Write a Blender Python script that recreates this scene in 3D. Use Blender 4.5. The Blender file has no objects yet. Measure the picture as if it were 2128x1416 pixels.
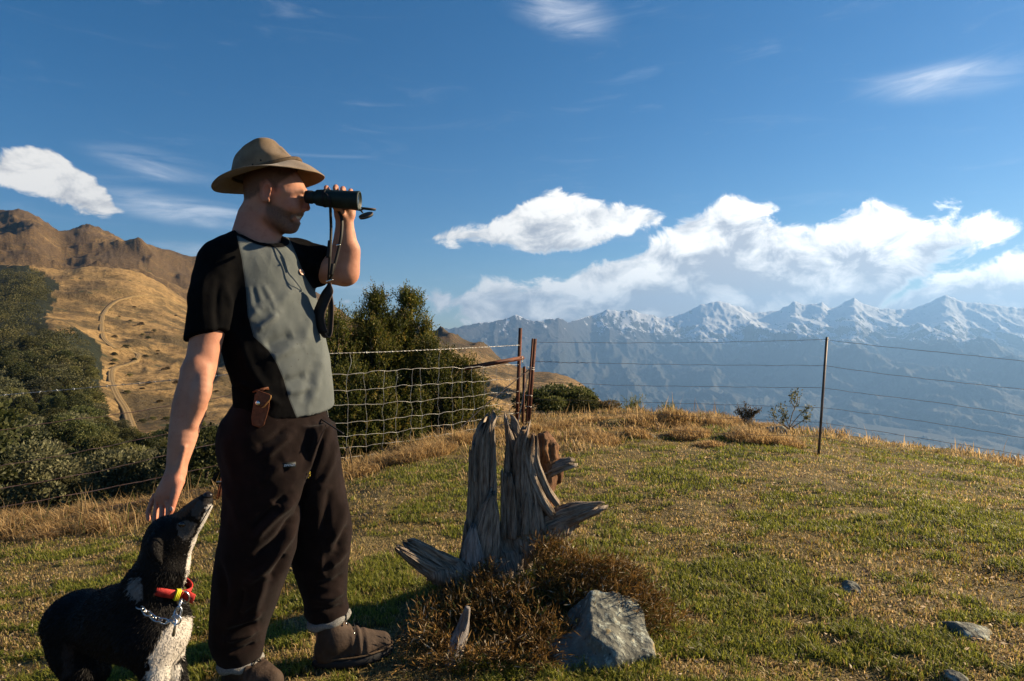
import bpy, math, random, time
import numpy as np
from mathutils import Vector, Matrix
T0 = time.time()
random.seed(7)
rng = np.random.default_rng(11)
SC = bpy.context.scene
COL = SC.collection
R = math.radians

# ------------------------------------------------------------------ camera
EYE = 1.15            # lens height above the lawn, metres
FX = 1300.0           # focal length in photograph pixels (photo 2128 wide)
CX, CY = 1064.0, 708.0
cam_d = bpy.data.cameras.new('camera'); cam = bpy.data.objects.new('camera', cam_d); COL.objects.link(cam)
cam.location = (0, 0, EYE); cam.rotation_euler = (R(90), 0, 0)
cam_d.sensor_width = 36.0; cam_d.lens = 36.0 * FX / 2128.0
cam_d.clip_start = 0.05; cam_d.clip_end = 90000.0
SC.camera = cam
SC.render.engine = 'CYCLES'
SC.cycles.use_denoising = True
SC.cycles.max_bounces = 6; SC.cycles.diffuse_bounces = 3; SC.cycles.glossy_bounces = 2
SC.cycles.transparent_max_bounces = 6; SC.cycles.transmission_bounces = 3; SC.cycles.volume_bounces = 0
SC.cycles.caustics_reflective = False; SC.cycles.caustics_refractive = False
vs = SC.view_settings
vs.view_transform = 'Standard'; vs.look = 'None'; vs.gamma = 1.0; vs.use_curve_mapping = False
vs.exposure = 1.4

# ------------------------------------------------------------------ sun and sky
SUN_AZ, SUN_EL = R(70), R(22)      # azimuth measured from +Y (view direction) towards +X
SUN_DIR = Vector((math.sin(SUN_AZ)*math.cos(SUN_EL), math.cos(SUN_AZ)*math.cos(SUN_EL), math.sin(SUN_EL)))
sun_l = bpy.data.lights.new('sun', 'SUN'); sun_l.energy = 5.0; sun_l.angle = R(0.53); sun_l.color = (1.0, 0.79, 0.52)
sun_o = bpy.data.objects.new('sun', sun_l); COL.objects.link(sun_o)
sun_o.rotation_euler = SUN_DIR.to_track_quat('Z', 'Y').to_euler()
sun_o.location = (30, 20, 40)

W = bpy.data.worlds.new('World'); SC.world = W; W.use_nodes = True
def build_world():
    nt = W.node_tree; N = nt.nodes; L = nt.links; N.clear()
    out = N.new('ShaderNodeOutputWorld'); bg = N.new('ShaderNodeBackground')
    bg.inputs['Strength'].default_value = 0.055
    L.new(bg.outputs[0], out.inputs['Surface'])
    sky = N.new('ShaderNodeTexSky'); sky.sky_type = 'NISHITA'; sky.sun_disc = False
    sky.sun_elevation = SUN_EL; sky.sun_rotation = SUN_AZ
    sky.altitude = 900; sky.air_density = 1.0; sky.dust_density = 0.25; sky.ozone_density = 3.0
    hsv = N.new('ShaderNodeHueSaturation'); hsv.inputs['Saturation'].default_value = 1.36; hsv.inputs['Value'].default_value = .74
    L.new(sky.outputs[0], hsv.inputs['Color'])
    tc = N.new('ShaderNodeTexCoord'); sep = N.new('ShaderNodeSeparateXYZ'); L.new(tc.outputs['Generated'], sep.inputs[0])
    def M(op, a, b=None, c=None, clamp=False):
        n = N.new('ShaderNodeMath'); n.operation = op; n.use_clamp = clamp
        for i, v in enumerate((a, b, c)):
            if v is None: continue
            if isinstance(v, (int, float)): n.inputs[i].default_value = v
            else: L.new(v, n.inputs[i])
        return n.outputs[0]
    az = M('ARCTAN2', sep.outputs[0], sep.outputs[1]); el = M('ARCSINE', sep.outputs[2])
    cmb = N.new('ShaderNodeCombineXYZ'); L.new(az, cmb.inputs[0]); L.new(el, cmb.inputs[1])
    def ang(px, py):
        a = math.atan2(px-CX, FX); e = math.atan2((CY-py)*math.cos(a), FX); return a, e
    def ss(v, a, b, lo=0., hi=1.):
        mr = N.new('ShaderNodeMapRange'); mr.interpolation_type = 'SMOOTHSTEP'
        mr.inputs['From Min'].default_value = a; mr.inputs['From Max'].default_value = b
        mr.inputs['To Min'].default_value = lo; mr.inputs['To Max'].default_value = hi
        L.new(v, mr.inputs['Value']); return mr.outputs[0]
    def noise(vec, scale, detail, rough, dist=0.0, sc=(1,1,1), rot=0, loc=(0,0,0)):
        mp = N.new('ShaderNodeMapping'); mp.inputs['Scale'].default_value = sc; mp.inputs['Rotation'].default_value = (0,0,R(rot)); mp.inputs['Location'].default_value = loc
        L.new(vec, mp.inputs[0])
        n = N.new('ShaderNodeTexNoise'); n.noise_dimensions = '2D'; n.inputs['Scale'].default_value = scale; n.inputs['Detail'].default_value = detail
        n.inputs['Roughness'].default_value = rough; n.inputs['Distortion'].default_value = dist
        L.new(mp.outputs[0], n.inputs['Vector']); return n.outputs[0]
    # heaped clouds: for every azimuth the top and foot of a cloud bank (in elevation), frayed by noise
    A0, A1 = -0.86, 0.86
    azn = M('DIVIDE', M('SUBTRACT', az, A0), A1-A0)
    def profile(rows):
        rp = N.new('ShaderNodeValToRGB'); e = rp.color_ramp.elements
        while len(e) < len(rows): e.new(.5)
        for i, r in enumerate(rows):
            e[i].position = (math.atan2(r[0]-CX, FX)-A0)/(A1-A0)
            e[i].color = [ang(r[0], v)[1]+.2 for v in r[1:]]+([0]*(4-len(r)) if len(r) < 4 else [])+[1]
        L.new(azn, rp.inputs[0]); sp = N.new('ShaderNodeSeparateColor'); L.new(rp.outputs[0], sp.inputs[0]); return sp.outputs
    bank = profile([(860,640,620,760),(885,612,626,760),(908,598,646,760),(940,608,655,760),(965,600,668,760),(1000,588,690,760),(1045,570,705,760),(1090,568,705,760),(1130,580,705,760),(1175,585,705,760),
                    (1225,540,705,760),(1300,526,705,760),(1372,486,705,760),(1420,440,705,760),(1462,424,705,760),(1505,391,705,760),(1545,396,705,760),(1590,432,705,760),(1680,466,705,760),(1722,452,705,720),(1772,424,700,660),
                    (1812,417,690,620),(1860,436,640,600),(1905,442,600,578),(1950,429,565,566),(2005,433,545,552),(2060,450,510,538),(2098,464,480,526),(2128,488,452,516),(2260,500,440,500),(2420,520,440,520)])
    solo = profile([(-80,345,335),(-20,336,366),(8,318,384),(50,304,396),(95,309,416),(130,318,432),(160,342,444),(192,358,452),(222,392,452),(246,436,438),(300,470,400),
                    (870,500,480),(900,487,502),(935,478,509),(1000,470,512),(1050,438,522),(1100,408,531),(1130,397,536),(1165,395,531),(1205,410,525),(1255,419,510),(1305,424,490),(1352,430,474),(1390,444,456),(1430,470,430)])
    el2 = M('ADD', el, .2)
    n1 = noise(cmb.outputs[0], 15, 9, .64, 0.35, sc=(1,1.5,1), rot=-12)
    n2 = noise(cmb.outputs[0], 15, 5, .55, 0.3, sc=(1,1.5,1), rot=-12, loc=(-.011*1, -.030*1.5, 0))
    nn = M('MULTIPLY', M('SUBTRACT', n1, .5), 2.0)
    def layer(top, foot, w):
        t = M('SUBTRACT', top, el2)
        if foot is None: f = M('DIVIDE', t, w)
        else: f = M('DIVIDE', M('MINIMUM', t, M('SUBTRACT', el2, foot)), w)
        return t, M('MINIMUM', f, 2.2)
    tA, fA = layer(bank[0], bank[1], .026); tC, fC = layer(bank[2], None, .020); tB, fB = layer(solo[0], solo[1], .016)
    f = M('MAXIMUM', M('MAXIMUM', fA, fB), fC)
    den = M('ADD', M('SUBTRACT', f, .0), M('MULTIPLY', nn, 1.7))
    alpha = ss(den, -0.08, 0.62, 0, .99)
    relief = M('MULTIPLY', M('SUBTRACT', n2, n1), 1.3)
    def litf(t, a, b): return ss(M('ADD', t, M('MULTIPLY', nn, -.030)), b, a)
    lA = litf(tA, .015, .105); lB = litf(tB, .014, .110); lC = litf(tC, .008, .050)
    def pick(c, a, b):
        n = N.new('ShaderNodeMix'); n.data_type = 'FLOAT'; L.new(c, n.inputs[0]); L.new(a, n.inputs[2]); L.new(b, n.inputs[3]); return n.outputs[0]
    lit = pick(ss(M('SUBTRACT', fB, fA), -.3, .3), lA, lB); lit = pick(ss(M('SUBTRACT', fC, M('MAXIMUM', fA, fB)), -.6, .3), lit, lC)
    lit = M('ADD', M('ADD', M('MULTIPLY', lit, .80), .04), M('ADD', M('MULTIPLY', relief, -1.35), M('MULTIPLY', nn, .42)), clamp=True)
    lit = M('MAXIMUM', lit, ss(den, .75, .1, 0, .85))             # thin edges glow
    dot = N.new('ShaderNodeVectorMath'); dot.operation = 'DOT_PRODUCT'; L.new(tc.outputs['Generated'], dot.inputs[0]); dot.inputs[1].default_value = SUN_DIR
    fw = ss(dot.outputs['Value'], 0.1, 1.0, .85, 1.55)            # forward scattering towards the sun
    cm = N.new('ShaderNodeMix'); cm.data_type = 'RGBA'; L.new(lit, cm.inputs[0])
    cm.inputs[6].default_value = (3.2, 3.35, 3.7, 1); cm.inputs[7].default_value = (8.8, 8.5, 8.0, 1)
    cs = N.new('ShaderNodeVectorMath'); cs.operation = 'SCALE'; L.new(cm.outputs[2], cs.inputs[0]); L.new(fw, cs.inputs['Scale'])
    # thin high streaks
    def streak(px, py, rx, ry, rot, s):
        a, e = ang(px, py)
        mp = N.new('ShaderNodeMapping'); mp.vector_type = 'TEXTURE'; mp.inputs['Location'].default_value = (a, e, 0); mp.inputs['Rotation'].default_value = (0, 0, R(rot))
        mp.inputs['Scale'].default_value = (rx/FX*math.cos(a)**2, ry/FX*math.cos(a), 1); L.new(cmb.outputs[0], mp.inputs['Vector'])
        ln = N.new('ShaderNodeVectorMath'); ln.operation = 'LENGTH'; L.new(mp.outputs[0], ln.inputs[0]); return ss(ln.outputs['Value'], 1.4, .1, 0, s)
    wf = None
    for st in [(340,345,190,34,-6,.55),(380,437,210,34,-5,.95),(1170,28,130,50,-14,.6),(1960,170,210,44,-5,.6),(780,602,150,20,-2,.6),(420,525,130,26,-6,.5)]:
        k = streak(*st); wf = k if wf is None else M('MAXIMUM', wf, k)
    wn = noise(cmb.outputs[0], 6, 6, .62, .5, sc=(1,6,1), rot=6)
    wa = M('ADD', ss(M('MULTIPLY', wf, M('ADD', M('MULTIPLY', wn, 1.7), -.22)), .03, .8, 0, .62), ss(wn, .55, .9, 0, .10))
    mw = N.new('ShaderNodeMix'); mw.data_type = 'RGBA'; L.new(wa, mw.inputs[0]); L.new(hsv.outputs[0], mw.inputs[6]); mw.inputs[7].default_value = (7.4, 7.7, 8.2, 1)
    mc = N.new('ShaderNodeMix'); mc.data_type = 'RGBA'; L.new(alpha, mc.inputs[0]); L.new(mw.outputs[2], mc.inputs[6]); L.new(cs.outputs[0], mc.inputs[7])
    L.new(mc.outputs[2], bg.inputs['Color'])
build_world()
W.cycles.sampling_method = 'MANUAL'; W.cycles.sample_map_resolution = 256

# ------------------------------------------------------------------ helpers
def P(px, py, Y):
    """world point seen at photo pixel (px, py) at distance Y in front of the camera"""
    return np.array([(px-CX)/FX*Y, Y, EYE + (CY-py)/FX*Y])
def to_px(v):
    v = np.asarray(v); return CX + v[..., 0]/v[..., 1]*FX, CY - (v[..., 2]-EYE)/v[..., 1]*FX
def smooth01(t): t = np.clip(t, 0, 1); return t*t*(3-2*t)

def _h(ix, iy, iz, seed):
    h = (ix.astype(np.int64)*374761393 + iy.astype(np.int64)*668265263 + iz.astype(np.int64)*2147483647 + seed*1274126177) & 0xffffffff
    h = ((h ^ (h >> 13)) * 1274126177) & 0xffffffff
    h = ((h ^ (h >> 16)) * 2246822519) & 0xffffffff
    return ((h ^ (h >> 15)) & 0xffffff) / float(0xffffff)
def vn2(x, y, seed=0):
    x = np.asarray(x, float); y = np.asarray(y, float)
    ix = np.floor(x); iy = np.floor(y); fx = x-ix; fy = y-iy
    fx = fx*fx*fx*(fx*(fx*6-15)+10); fy = fy*fy*fy*(fy*(fy*6-15)+10); z = np.zeros_like(ix)
    a = _h(ix, iy, z, seed); b = _h(ix+1, iy, z, seed); c = _h(ix, iy+1, z, seed); d = _h(ix+1, iy+1, z, seed)
    return (a+(b-a)*fx) + ((c+(d-c)*fx)-(a+(b-a)*fx))*fy
def fbm2(x, y, oct=5, seed=0, gain=.5, lac=2.03):
    s = 0; a = 1; t = 0
    for o in range(oct):
        s = s + a*vn2(x, y, seed+o*17); t += a; a *= gain
        x, y = x*lac*0.8-y*lac*0.6+13.1, x*lac*0.6+y*lac*0.8+7.7
    return s/t
def ridged2(x, y, oct=5, seed=0, gain=.5, lac=2.05):
    s = 0; a = 1; t = 0; w = 1
    for o in range(oct):
        n = 1-np.abs(2*vn2(x, y, seed+o*31)-1); n = n*n
        s = s + a*n*w; t += a; w = np.clip(n*1.6, 0, 1); a *= gain
        x, y = x*lac*0.8-y*lac*0.6+3.1, x*lac*0.6+y*lac*0.8+9.7
    return s/t
def vn3(x, y, z, seed=0):
    ix = np.floor(x); iy = np.floor(y); iz = np.floor(z); fx = x-ix; fy = y-iy; fz = z-iz
    fx = fx*fx*(3-2*fx); fy = fy*fy*(3-2*fy); fz = fz*fz*(3-2*fz)
    r = 0
    for dz in (0, 1):
        wz = fz if dz else 1-fz
        for dy in (0, 1):
            wy = fy if dy else 1-fy
            a = _h(ix, iy+dy, iz+dz, seed); b = _h(ix+1, iy+dy, iz+dz, seed)
            r = r + (a+(b-a)*fx)*wy*wz
    return r
def fbm3(x, y, z, oct=4, seed=0, gain=.5):
    s = 0; a = 1; t = 0
    for o in range(oct):
        s = s + a*vn3(x, y, z, seed+o*13); t += a; a *= gain
        x, y, z = x*2.03+5.2, y*2.03+1.3, z*2.03+8.1
    return s/t

def new_mesh(name, V, F=None, tri=None, smooth=True):
    """V (n,3), F (m,4) quads and/or tri (k,3); fast mesh from arrays"""
    me = bpy.data.meshes.new(name); V = np.asarray(V, np.float32)
    me.vertices.add(len(V)); me.vertices.foreach_set('co', V.ravel())
    nq = 0 if F is None else len(F); ntr = 0 if tri is None else len(tri)
    loops = []
    if nq: loops.append(np.asarray(F, np.int32).ravel())
    if ntr: loops.append(np.asarray(tri, np.int32).ravel())
    loops = np.concatenate(loops)
    me.loops.add(len(loops)); me.loops.foreach_set('vertex_index', loops)
    st = np.concatenate([np.arange(nq)*4, nq*4+np.arange(ntr)*3]).astype(np.int32)
    me.polygons.add(nq+ntr); me.polygons.foreach_set('loop_start', st)
    me.update(calc_edges=True)
    if smooth: me.polygons.foreach_set('use_smooth', np.ones(nq+ntr, bool))
    return me
def link(name, me, mat=None, parent=None):
    o = bpy.data.objects.new(name, me); COL.objects.link(o)
    if mat is not None and me is not None and len(me.materials) == 0: me.materials.append(mat)
    if parent is not None: o.parent = parent
    return o
def tag(o, label=None, cat=None, group=None, kind=None):
    if label: o['label'] = label
    if cat: o['category'] = cat
    if group: o['group'] = group
    if kind: o['kind'] = kind
    return o
def empty(name, loc, label=None, cat=None, group=None):
    o = bpy.data.objects.new(name, None); COL.objects.link(o); o.location = loc; o.empty_display_size = .1
    return tag(o, label, cat, group)
def part(name, me, mat, parent):
    """a part given in world coordinates under an unrotated Empty"""
    o = link(name, me, mat, parent)
    o.matrix_parent_inverse = Matrix.Translation(-parent.location)
    return o
def fattr(me, name, a):
    at = me.attributes.new(name, 'FLOAT', 'POINT'); at.data.foreach_set('value', np.asarray(a, np.float32))
def cattr(me, name, a):
    a = np.asarray(a, np.float32)
    if a.shape[1] == 3: a = np.hstack([a, np.ones((len(a), 1), np.float32)])
    at = me.attributes.new(name, 'FLOAT_COLOR', 'POINT'); at.data.foreach_set('color', a.ravel())
def grid_faces(n, m, wrap=False):
    """quads of an n x m vertex grid (row-major); wrap closes the second index"""
    i = np.arange(n-1)[:, None]; j = np.arange(m if wrap else m-1)[None, :]; j1 = (j+1) % m
    return np.stack([i*m+j, i*m+j1, (i+1)*m+j1, (i+1)*m+j], -1).reshape(-1, 4)
def spline(pts, n):
    """Catmull-Rom through pts (k,d), n samples"""
    p = np.asarray(pts, float); k = len(p)
    q = np.vstack([2*p[0]-p[1], p, 2*p[-1]-p[-2]]); t = np.linspace(0, k-1-1e-9, n); i = t.astype(int); f = (t-i)[:, None]
    a, b, c, d = q[i], q[i+1], q[i+2], q[i+3]
    return .5*((2*b)+(-a+c)*f+(2*a-5*b+4*c-d)*f*f+(-a+3*b-3*c+d)*f**3)
def frames(C):
    T = np.gradient(C, axis=0); T /= np.linalg.norm(T, axis=1)[:, None]+1e-12
    up = np.array([0., 0, 1.]) if abs(T[0, 2]) < .9 else np.array([0., 1., 0])
    A = np.zeros_like(C); B = np.zeros_like(C)
    a = np.cross(up, T[0]); a /= np.linalg.norm(a)
    for i in range(len(C)):
        a = a-T[i]*a.dot(T[i]); a /= np.linalg.norm(a)+1e-12; A[i] = a; B[i] = np.cross(T[i], a)
    return T, A, B
def tube(C, r, k=6, cap=True, flat=1.0):
    C = np.asarray(C, float); r = np.broadcast_to(np.asarray(r, float), (len(C),)); T, A, B = frames(C)
    th = np.arange(k)*2*math.pi/k
    V = C[:, None]+(A[:, None]*np.cos(th)[None, :, None]+B[:, None]*np.sin(th)[None, :, None]*flat)*r[:, None, None]
    F = grid_faces(len(C), k, True); V = V.reshape(-1, 3); tri = None
    if cap:
        V = np.vstack([V, C[:1], C[-1:]]); n = len(V); j = np.arange(k); j1 = (j+1) % k; base = (len(C)-1)*k
        tri = np.vstack([np.stack([np.full(k, n-2), j1, j], 1), np.stack([np.full(k, n-1), base+j, base+j1], 1)])
    return V, F, tri
def merge(parts):
    Vs, Fs, Ts, o = [], [], [], 0
    for V, F, T in parts:
        Vs.append(V)
        if F is not None and len(F): Fs.append(np.asarray(F)+o)
        if T is not None and len(T): Ts.append(np.asarray(T)+o)
        o += len(V)
    return np.vstack(Vs), (np.vstack(Fs) if Fs else None), (np.vstack(Ts) if Ts else None)

# ------------------------------------------------------------------ materials
MATS = {}
class NB:
    """small node-building helper"""
    def __init__(self, name):
        self.m = bpy.data.materials.new(name); self.m.use_nodes = True; self.nt = self.m.node_tree
        self.N = self.nt.nodes; self.L = self.nt.links; self.N.clear()
        self.out = self.N.new('ShaderNodeOutputMaterial'); self.b = self.N.new('ShaderNodeBsdfPrincipled')
        self.L.new(self.b.outputs[0], self.out.inputs['Surface']); MATS[name] = self.m
        self.b.inputs['Specular IOR Level'].default_value = .25
    def set(self, inp, v):
        s = self.b.inputs[inp]
        if isinstance(v, bpy.types.NodeSocket): self.L.new(v, s)
        else: s.default_value = v if not (isinstance(v, tuple) and len(v) == 3) else (*v, 1)
        return self
    def coord(self, which='Object', scale=(1, 1, 1), rot=(0, 0, 0)):
        t = self.N.new('ShaderNodeTexCoord'); mp = self.N.new('ShaderNodeMapping'); self.L.new(t.outputs[which], mp.inputs[0])
        mp.inputs['Scale'].default_value = scale; mp.inputs['Rotation'].default_value = rot; return mp.outputs[0]
    def noise(self, vec, scale, detail=4, rough=.55, dist=0):
        n = self.N.new('ShaderNodeTexNoise'); self.L.new(vec, n.inputs['Vector']); n.inputs['Scale'].default_value = scale
        n.inputs['Detail'].default_value = detail; n.inputs['Roughness'].default_value = rough; n.inputs['Distortion'].default_value = dist
        return n.outputs[0]
    def voro(self, vec, scale, out='Distance', feature='F1'):
        n = self.N.new('ShaderNodeTexVoronoi'); n.feature = feature; self.L.new(vec, n.inputs['Vector']); n.inputs['Scale'].default_value = scale; return n.outputs[out]
    def attr(self, name, out='Fac'):
        n = self.N.new('ShaderNodeAttribute'); n.attribute_name = name; return n.outputs[out]
    def ramp(self, fac, stops, interp='LINEAR'):
        n = self.N.new('ShaderNodeValToRGB'); n.color_ramp.interpolation = interp; e = n.color_ramp.elements
        while len(e) < len(stops): e.new(.5)
        for i, (p, c) in enumerate(stops):
            e[i].position = p; e[i].color = (*c, 1) if len(c) == 3 else c
        self.L.new(fac, n.inputs[0]); return n.outputs[0]
    def mix(self, fac, a, b, mode='MIX'):
        n = self.N.new('ShaderNodeMix'); n.data_type = 'RGBA'; n.blend_type = mode
        for k, v in (('Factor', fac), ('A', a), ('B', b)):
            s = [i for i in n.inputs if i.name == k and (k == 'Factor' and i.type == 'VALUE' or i.type == 'RGBA')][0]
            if isinstance(v, bpy.types.NodeSocket): self.L.new(v, s)
            else: s.default_value = (*v, 1) if isinstance(v, tuple) and len(v) == 3 else v
        return [o for o in n.outputs if o.type == 'RGBA'][0]
    def math(self, op, a, b=None, clamp=False):
        n = self.N.new('ShaderNodeMath'); n.operation = op; n.use_clamp = clamp
        for i, v in enumerate((a, b)):
            if v is None: continue
            if isinstance(v, (int, float)): n.inputs[i].default_value = v
            else: self.L.new(v, n.inputs[i])
        return n.outputs[0]
    def step(self, v, a, b, lo=0., hi=1.):
        n = self.N.new('ShaderNodeMapRange'); n.interpolation_type = 'SMOOTHSTEP'
        for k, x in (('From Min', a), ('From Max', b), ('To Min', lo), ('To Max', hi)): n.inputs[k].default_value = x
        self.L.new(v, n.inputs['Value']); return n.outputs[0]
    def bump(self, h, dist=.01, strength=1.0, normal=None):
        n = self.N.new('ShaderNodeBump'); n.inputs['Distance'].default_value = dist; n.inputs['Strength'].default_value = strength
        self.L.new(h, n.inputs['Height'])
        if normal is not None: self.L.new(normal, n.inputs['Normal'])
        self.L.new(n.outputs[0], self.b.inputs['Normal']); return n.outputs[0]
    def leaf(self, color, trans=.45, rough=.6):
        """thin leaf: diffuse plus light coming through"""
        self.set('Base Color', color); self.set('Roughness', rough)
        t = self.N.new('ShaderNodeBsdfTranslucent'); mx = self.N.new('ShaderNodeMixShader'); mx.inputs[0].default_value = trans
        if isinstance(color, bpy.types.NodeSocket): self.L.new(color, t.inputs[0])
        else: t.inputs[0].default_value = (*color, 1)
        self.L.new(self.b.outputs[0], mx.inputs[1]); self.L.new(t.outputs[0], mx.inputs[2]); self.L.new(mx.outputs[0], self.out.inputs['Surface'])
        return self
# ================================================================== SETTING: lawn, hillside, valley, mountains
EDGE = spline([(-14, 5.2), (-7, 5.4), (-4.5, 5.55), (-2.65, 5.85), (-1.6, 6.65), (-.6, 7.8), (.4, 9.0), (1.7, 9.7), (3.4, 9.2), (5.4, 8.4), (8, 7.0), (14, 4.0)], 240)
_ed_t = np.gradient(EDGE, axis=0); _ed_t /= np.linalg.norm(_ed_t, axis=1)[:, None]
def edge_dist(x, y):
    """signed distance beyond the brow of the hill (positive: out over the drop)"""
    sh = np.shape(x); x = np.ravel(x); y = np.ravel(y); out = np.empty(len(x))
    for s in range(0, len(x), 20000):
        dx = x[s:s+20000, None]-EDGE[None, :, 0]; dy = y[s:s+20000, None]-EDGE[None, :, 1]
        d2 = dx*dx+dy*dy; i = d2.argmin(1); k = np.arange(len(i))
        cr = _ed_t[i, 0]*dy[k, i]-_ed_t[i, 1]*dx[k, i]
        out[s:s+20000] = np.sqrt(d2[k, i])*np.sign(cr)
    return out.reshape(sh)
def ground_base(x, y, e=None):
    x = np.asarray(x, float); y = np.asarray(y, float)
    if e is None: e = edge_dist(x, y)
    dl = np.maximum(0, -x-.9)
    z = -.185*dl + .016*np.minimum(dl, 3.5)**2 + .03*smooth01((y-3)/3)*0
    dr = np.maximum(0, x-2.9); z = z-.085*dr-.004*dr*dr
    s = np.maximum(0, e)
    left = smooth01((-x+.2)/1.6)
    drop = left*(.26*s+.05*np.minimum(s, 6)**2) + (1-left)*(.16*s+.045*np.minimum(s, 6)**2)
    z = z-drop
    return z
def hummock(x, y, e):
    """tussocky humps just inside the brow, beyond the fence on the right"""
    band = np.exp(-((e+1.0)/.8)**2)*smooth01((x-.2)/1.0)*smooth01((3.6-x)/.8)
    h = fbm2(x*1.5, y*1.9, 3, 5)
    return band*(.01+np.maximum(0, h-.44)*.34)
def ground_z(x, y):
    e = edge_dist(x, y)
    z = ground_base(x, y, e)
    z = z+(fbm2(x*.55, y*.55, 3, 2)-.5)*.07+(fbm2(x*2.6, y*2.6, 3, 3)-.5)*.035+(vn2(x*9, y*9, 4)-.5)*.010
    z = z+hummock(x, y, e)
    # swell under the stump
    z = z+.13*np.exp(-(((x-.06)/.40)**2+((y-2.78)/.36)**2))
    return z
def green_mask(x, y):
    """how green (1) or dry straw (0) the turf is"""
    a = fbm2(x*.75+3, y*.75, 4, 21); b = fbm2(x*3.1, y*4.2, 4, 22); c = fbm2(x*9, y*12, 2, 24)
    g = smooth01((.26*a+.46*b+.28*c-.496)/.052)*.95
    e = edge_dist(x, y)
    g = g*smooth01((-e-.5)/.9)
    for (px, py, w, h, s) in [(1560,1185,110,38,1),(1440,1195,70,30,1),(1740,1150,70,18,1),(1700,1075,90,20,.8),(1900,1120,170,30,.6),(1880,990,170,40,.6),(1340,1150,60,40,.5),(800,1210,70,80,.7),(740,1330,110,70,.6),(1850,1275,60,24,.8),(1430,1300,70,30,.7),(1800,1395,180,24,.6),(900,1010,120,24,.4),(560,1270,60,60,.6)]:
        Y = EYE*FX/(py-CY); X = (px-CX)/FX*Y; sx = w/FX*Y; sy = h/FX*Y*Y/EYE
        g = np.maximum(g, s*np.exp(-(((x-X)/sx)**2+((y-Y)/sy)**2)**1.5)*smooth01((b+.35*c-.5)/.12))
    return g

def build_ground():
    xs = np.concatenate([np.linspace(-16, -6, 60)[:-1], np.linspace(-6, 7, 310), np.linspace(7, 16, 50)[1:]])
    ys = np.concatenate([np.linspace(-6, 1.0, 24)[:-1], np.linspace(1.0, 10.5, 270), np.linspace(10.5, 24, 70)[1:]])
    X, Y = np.meshgrid(xs, ys); Z = ground_z(X, Y)
    V = np.stack([X, Y, Z], -1).reshape(-1, 3)
    me = new_mesh('ground', V, grid_faces(len(ys), len(xs)))
    fattr(me, 'green', green_mask(X, Y).ravel())
    b = NB('turf_soil'); c = b.coord('Object')
    n = b.noise(c, 55, 5, .7); n2 = b.noise(c, 7, 4, .6); v = b.voro(c, 90)
    dry = b.ramp(n, [(.3, (.050, .038, .016)), (.5, (.17, .130, .048)), (.72, (.34, .26, .11))])
    grn = b.ramp(n, [(.3, (.026, .028, .008)), (.55, (.090, .092, .024)), (.75, (.22, .19, .07))])
    col = b.mix(b.attr('green'), dry, grn)
    col = b.mix(b.step(n2, .52, .68), col, (.070, .040, .022))
    b.set('Base Color', col); b.set('Roughness', .95)
    b.bump(b.math('ADD', b.math('MULTIPLY', n, 1.0), b.math('MULTIPLY', v, .6)), .03, 1.0)
    o = link('ground', me, b.m); tag(o, kind='structure'); return o
build_ground()

# ---- the bush-covered gully and the dry hills on the left: one height field on rings round the hilltop
RING = np.array([13, 25, 45, 80, 130, 200, 300, 420, 560, 750, 1000, 1400, 2200.])
COLS = [(-900, [1090,1040,960,880,790,700,610,540,560,480,400,450,560]),
        (-300, [1085,1040,960,880,790,700,610,555,570,505,420,470,580]),
        (0,    [1090,1060,990,900,800,700,612,553,570,515,442,490,590]),
        (70,   [1088,1055,985,890,795,700,615,552,575,520,458,500,600]),
        (130,  [1085,1050,980,885,790,700,628,556,590,555,487,530,620]),
        (180,  [1084,1046,980,905,820,730,636,554,596,548,480,540,630]),
        (250,  [1080,1040,980,930,855,765,655,558,592,545,506,560,640]),
        (320,  [1070,1032,980,926,860,775,672,585,604,560,522,580,650]),
        (420,  [1060,1020,975,918,855,785,705,645,650,600,556,610,680]),
        (560,  [1050,1010,965,915,858,800,730,675,665,625,582,640,700]),
        (650,  [1040,1000,960,915,860,800,740,690,672,640,602,660,730]),
        (735,  [1030,990,950,910,865,810,760,715,700,680,662,720,800]),
        (900,  [1010,975,940,905,870,830,790,755,735,715,703,760,860]),
        (1000, [1000,965,935,905,875,845,815,790,775,768,782,850,940]),
        (1090, [990,960,930,905,880,855,830,812,799,800,835,900,1000]),
        (1190, [985,955,930,906,884,862,840,820,803,830,890,950,1060]),
        (1300, [985,960,940,922,906,892,878,868,885,920,960,1000,1100]),
        (1500, [1000,990,980,970,965,965,968,975,1000,1050,1090,1130,1200]),
        (2200, [1200,1190,1180,1170,1160,1160,1160,1160,1170,1180,1190,1200,1250])]
_cu = np.array([c[0] for c in COLS], float); _cp = np.array([c[1] for c in COLS], float)
def _mono(xk, Yk, x):
    """piecewise cubic (Catmull-Rom with non-uniform tangents limited) along axis 0"""
    d = np.diff(Yk, axis=0)/np.diff(xk)[:, None]; m = np.vstack([d[:1], (d[1:]+d[:-1])/2, d[-1:]])
    i = np.clip(np.searchsorted(xk, x)-1, 0, len(xk)-2); h = (xk[i+1]-xk[i]); t = ((x-xk[i])/h)[:, None]; h = h[:, None]
    a, b, ma, mb = Yk[i], Yk[i+1], m[i], m[i+1]
    return (2*t**3-3*t**2+1)*a+(t**3-2*t**2+t)*h*ma+(-2*t**3+3*t**2)*b+(t**3-t**2)*h*mb
HU = np.concatenate([np.linspace(-900, -60, 50)[:-1], np.linspace(-60, 480, 230), np.linspace(480, 1320, 190)[1:], np.linspace(1320, 2200, 40)[1:]])
HD = np.exp(np.linspace(math.log(13), math.log(2200), 300))
_pu = _mono(_cu, _cp, HU)                                   # (nu, 13)
H_PY = _mono(np.log(RING), _pu.T.copy(), np.log(HD))        # (nd, nu) pixel row before roughness
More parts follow.
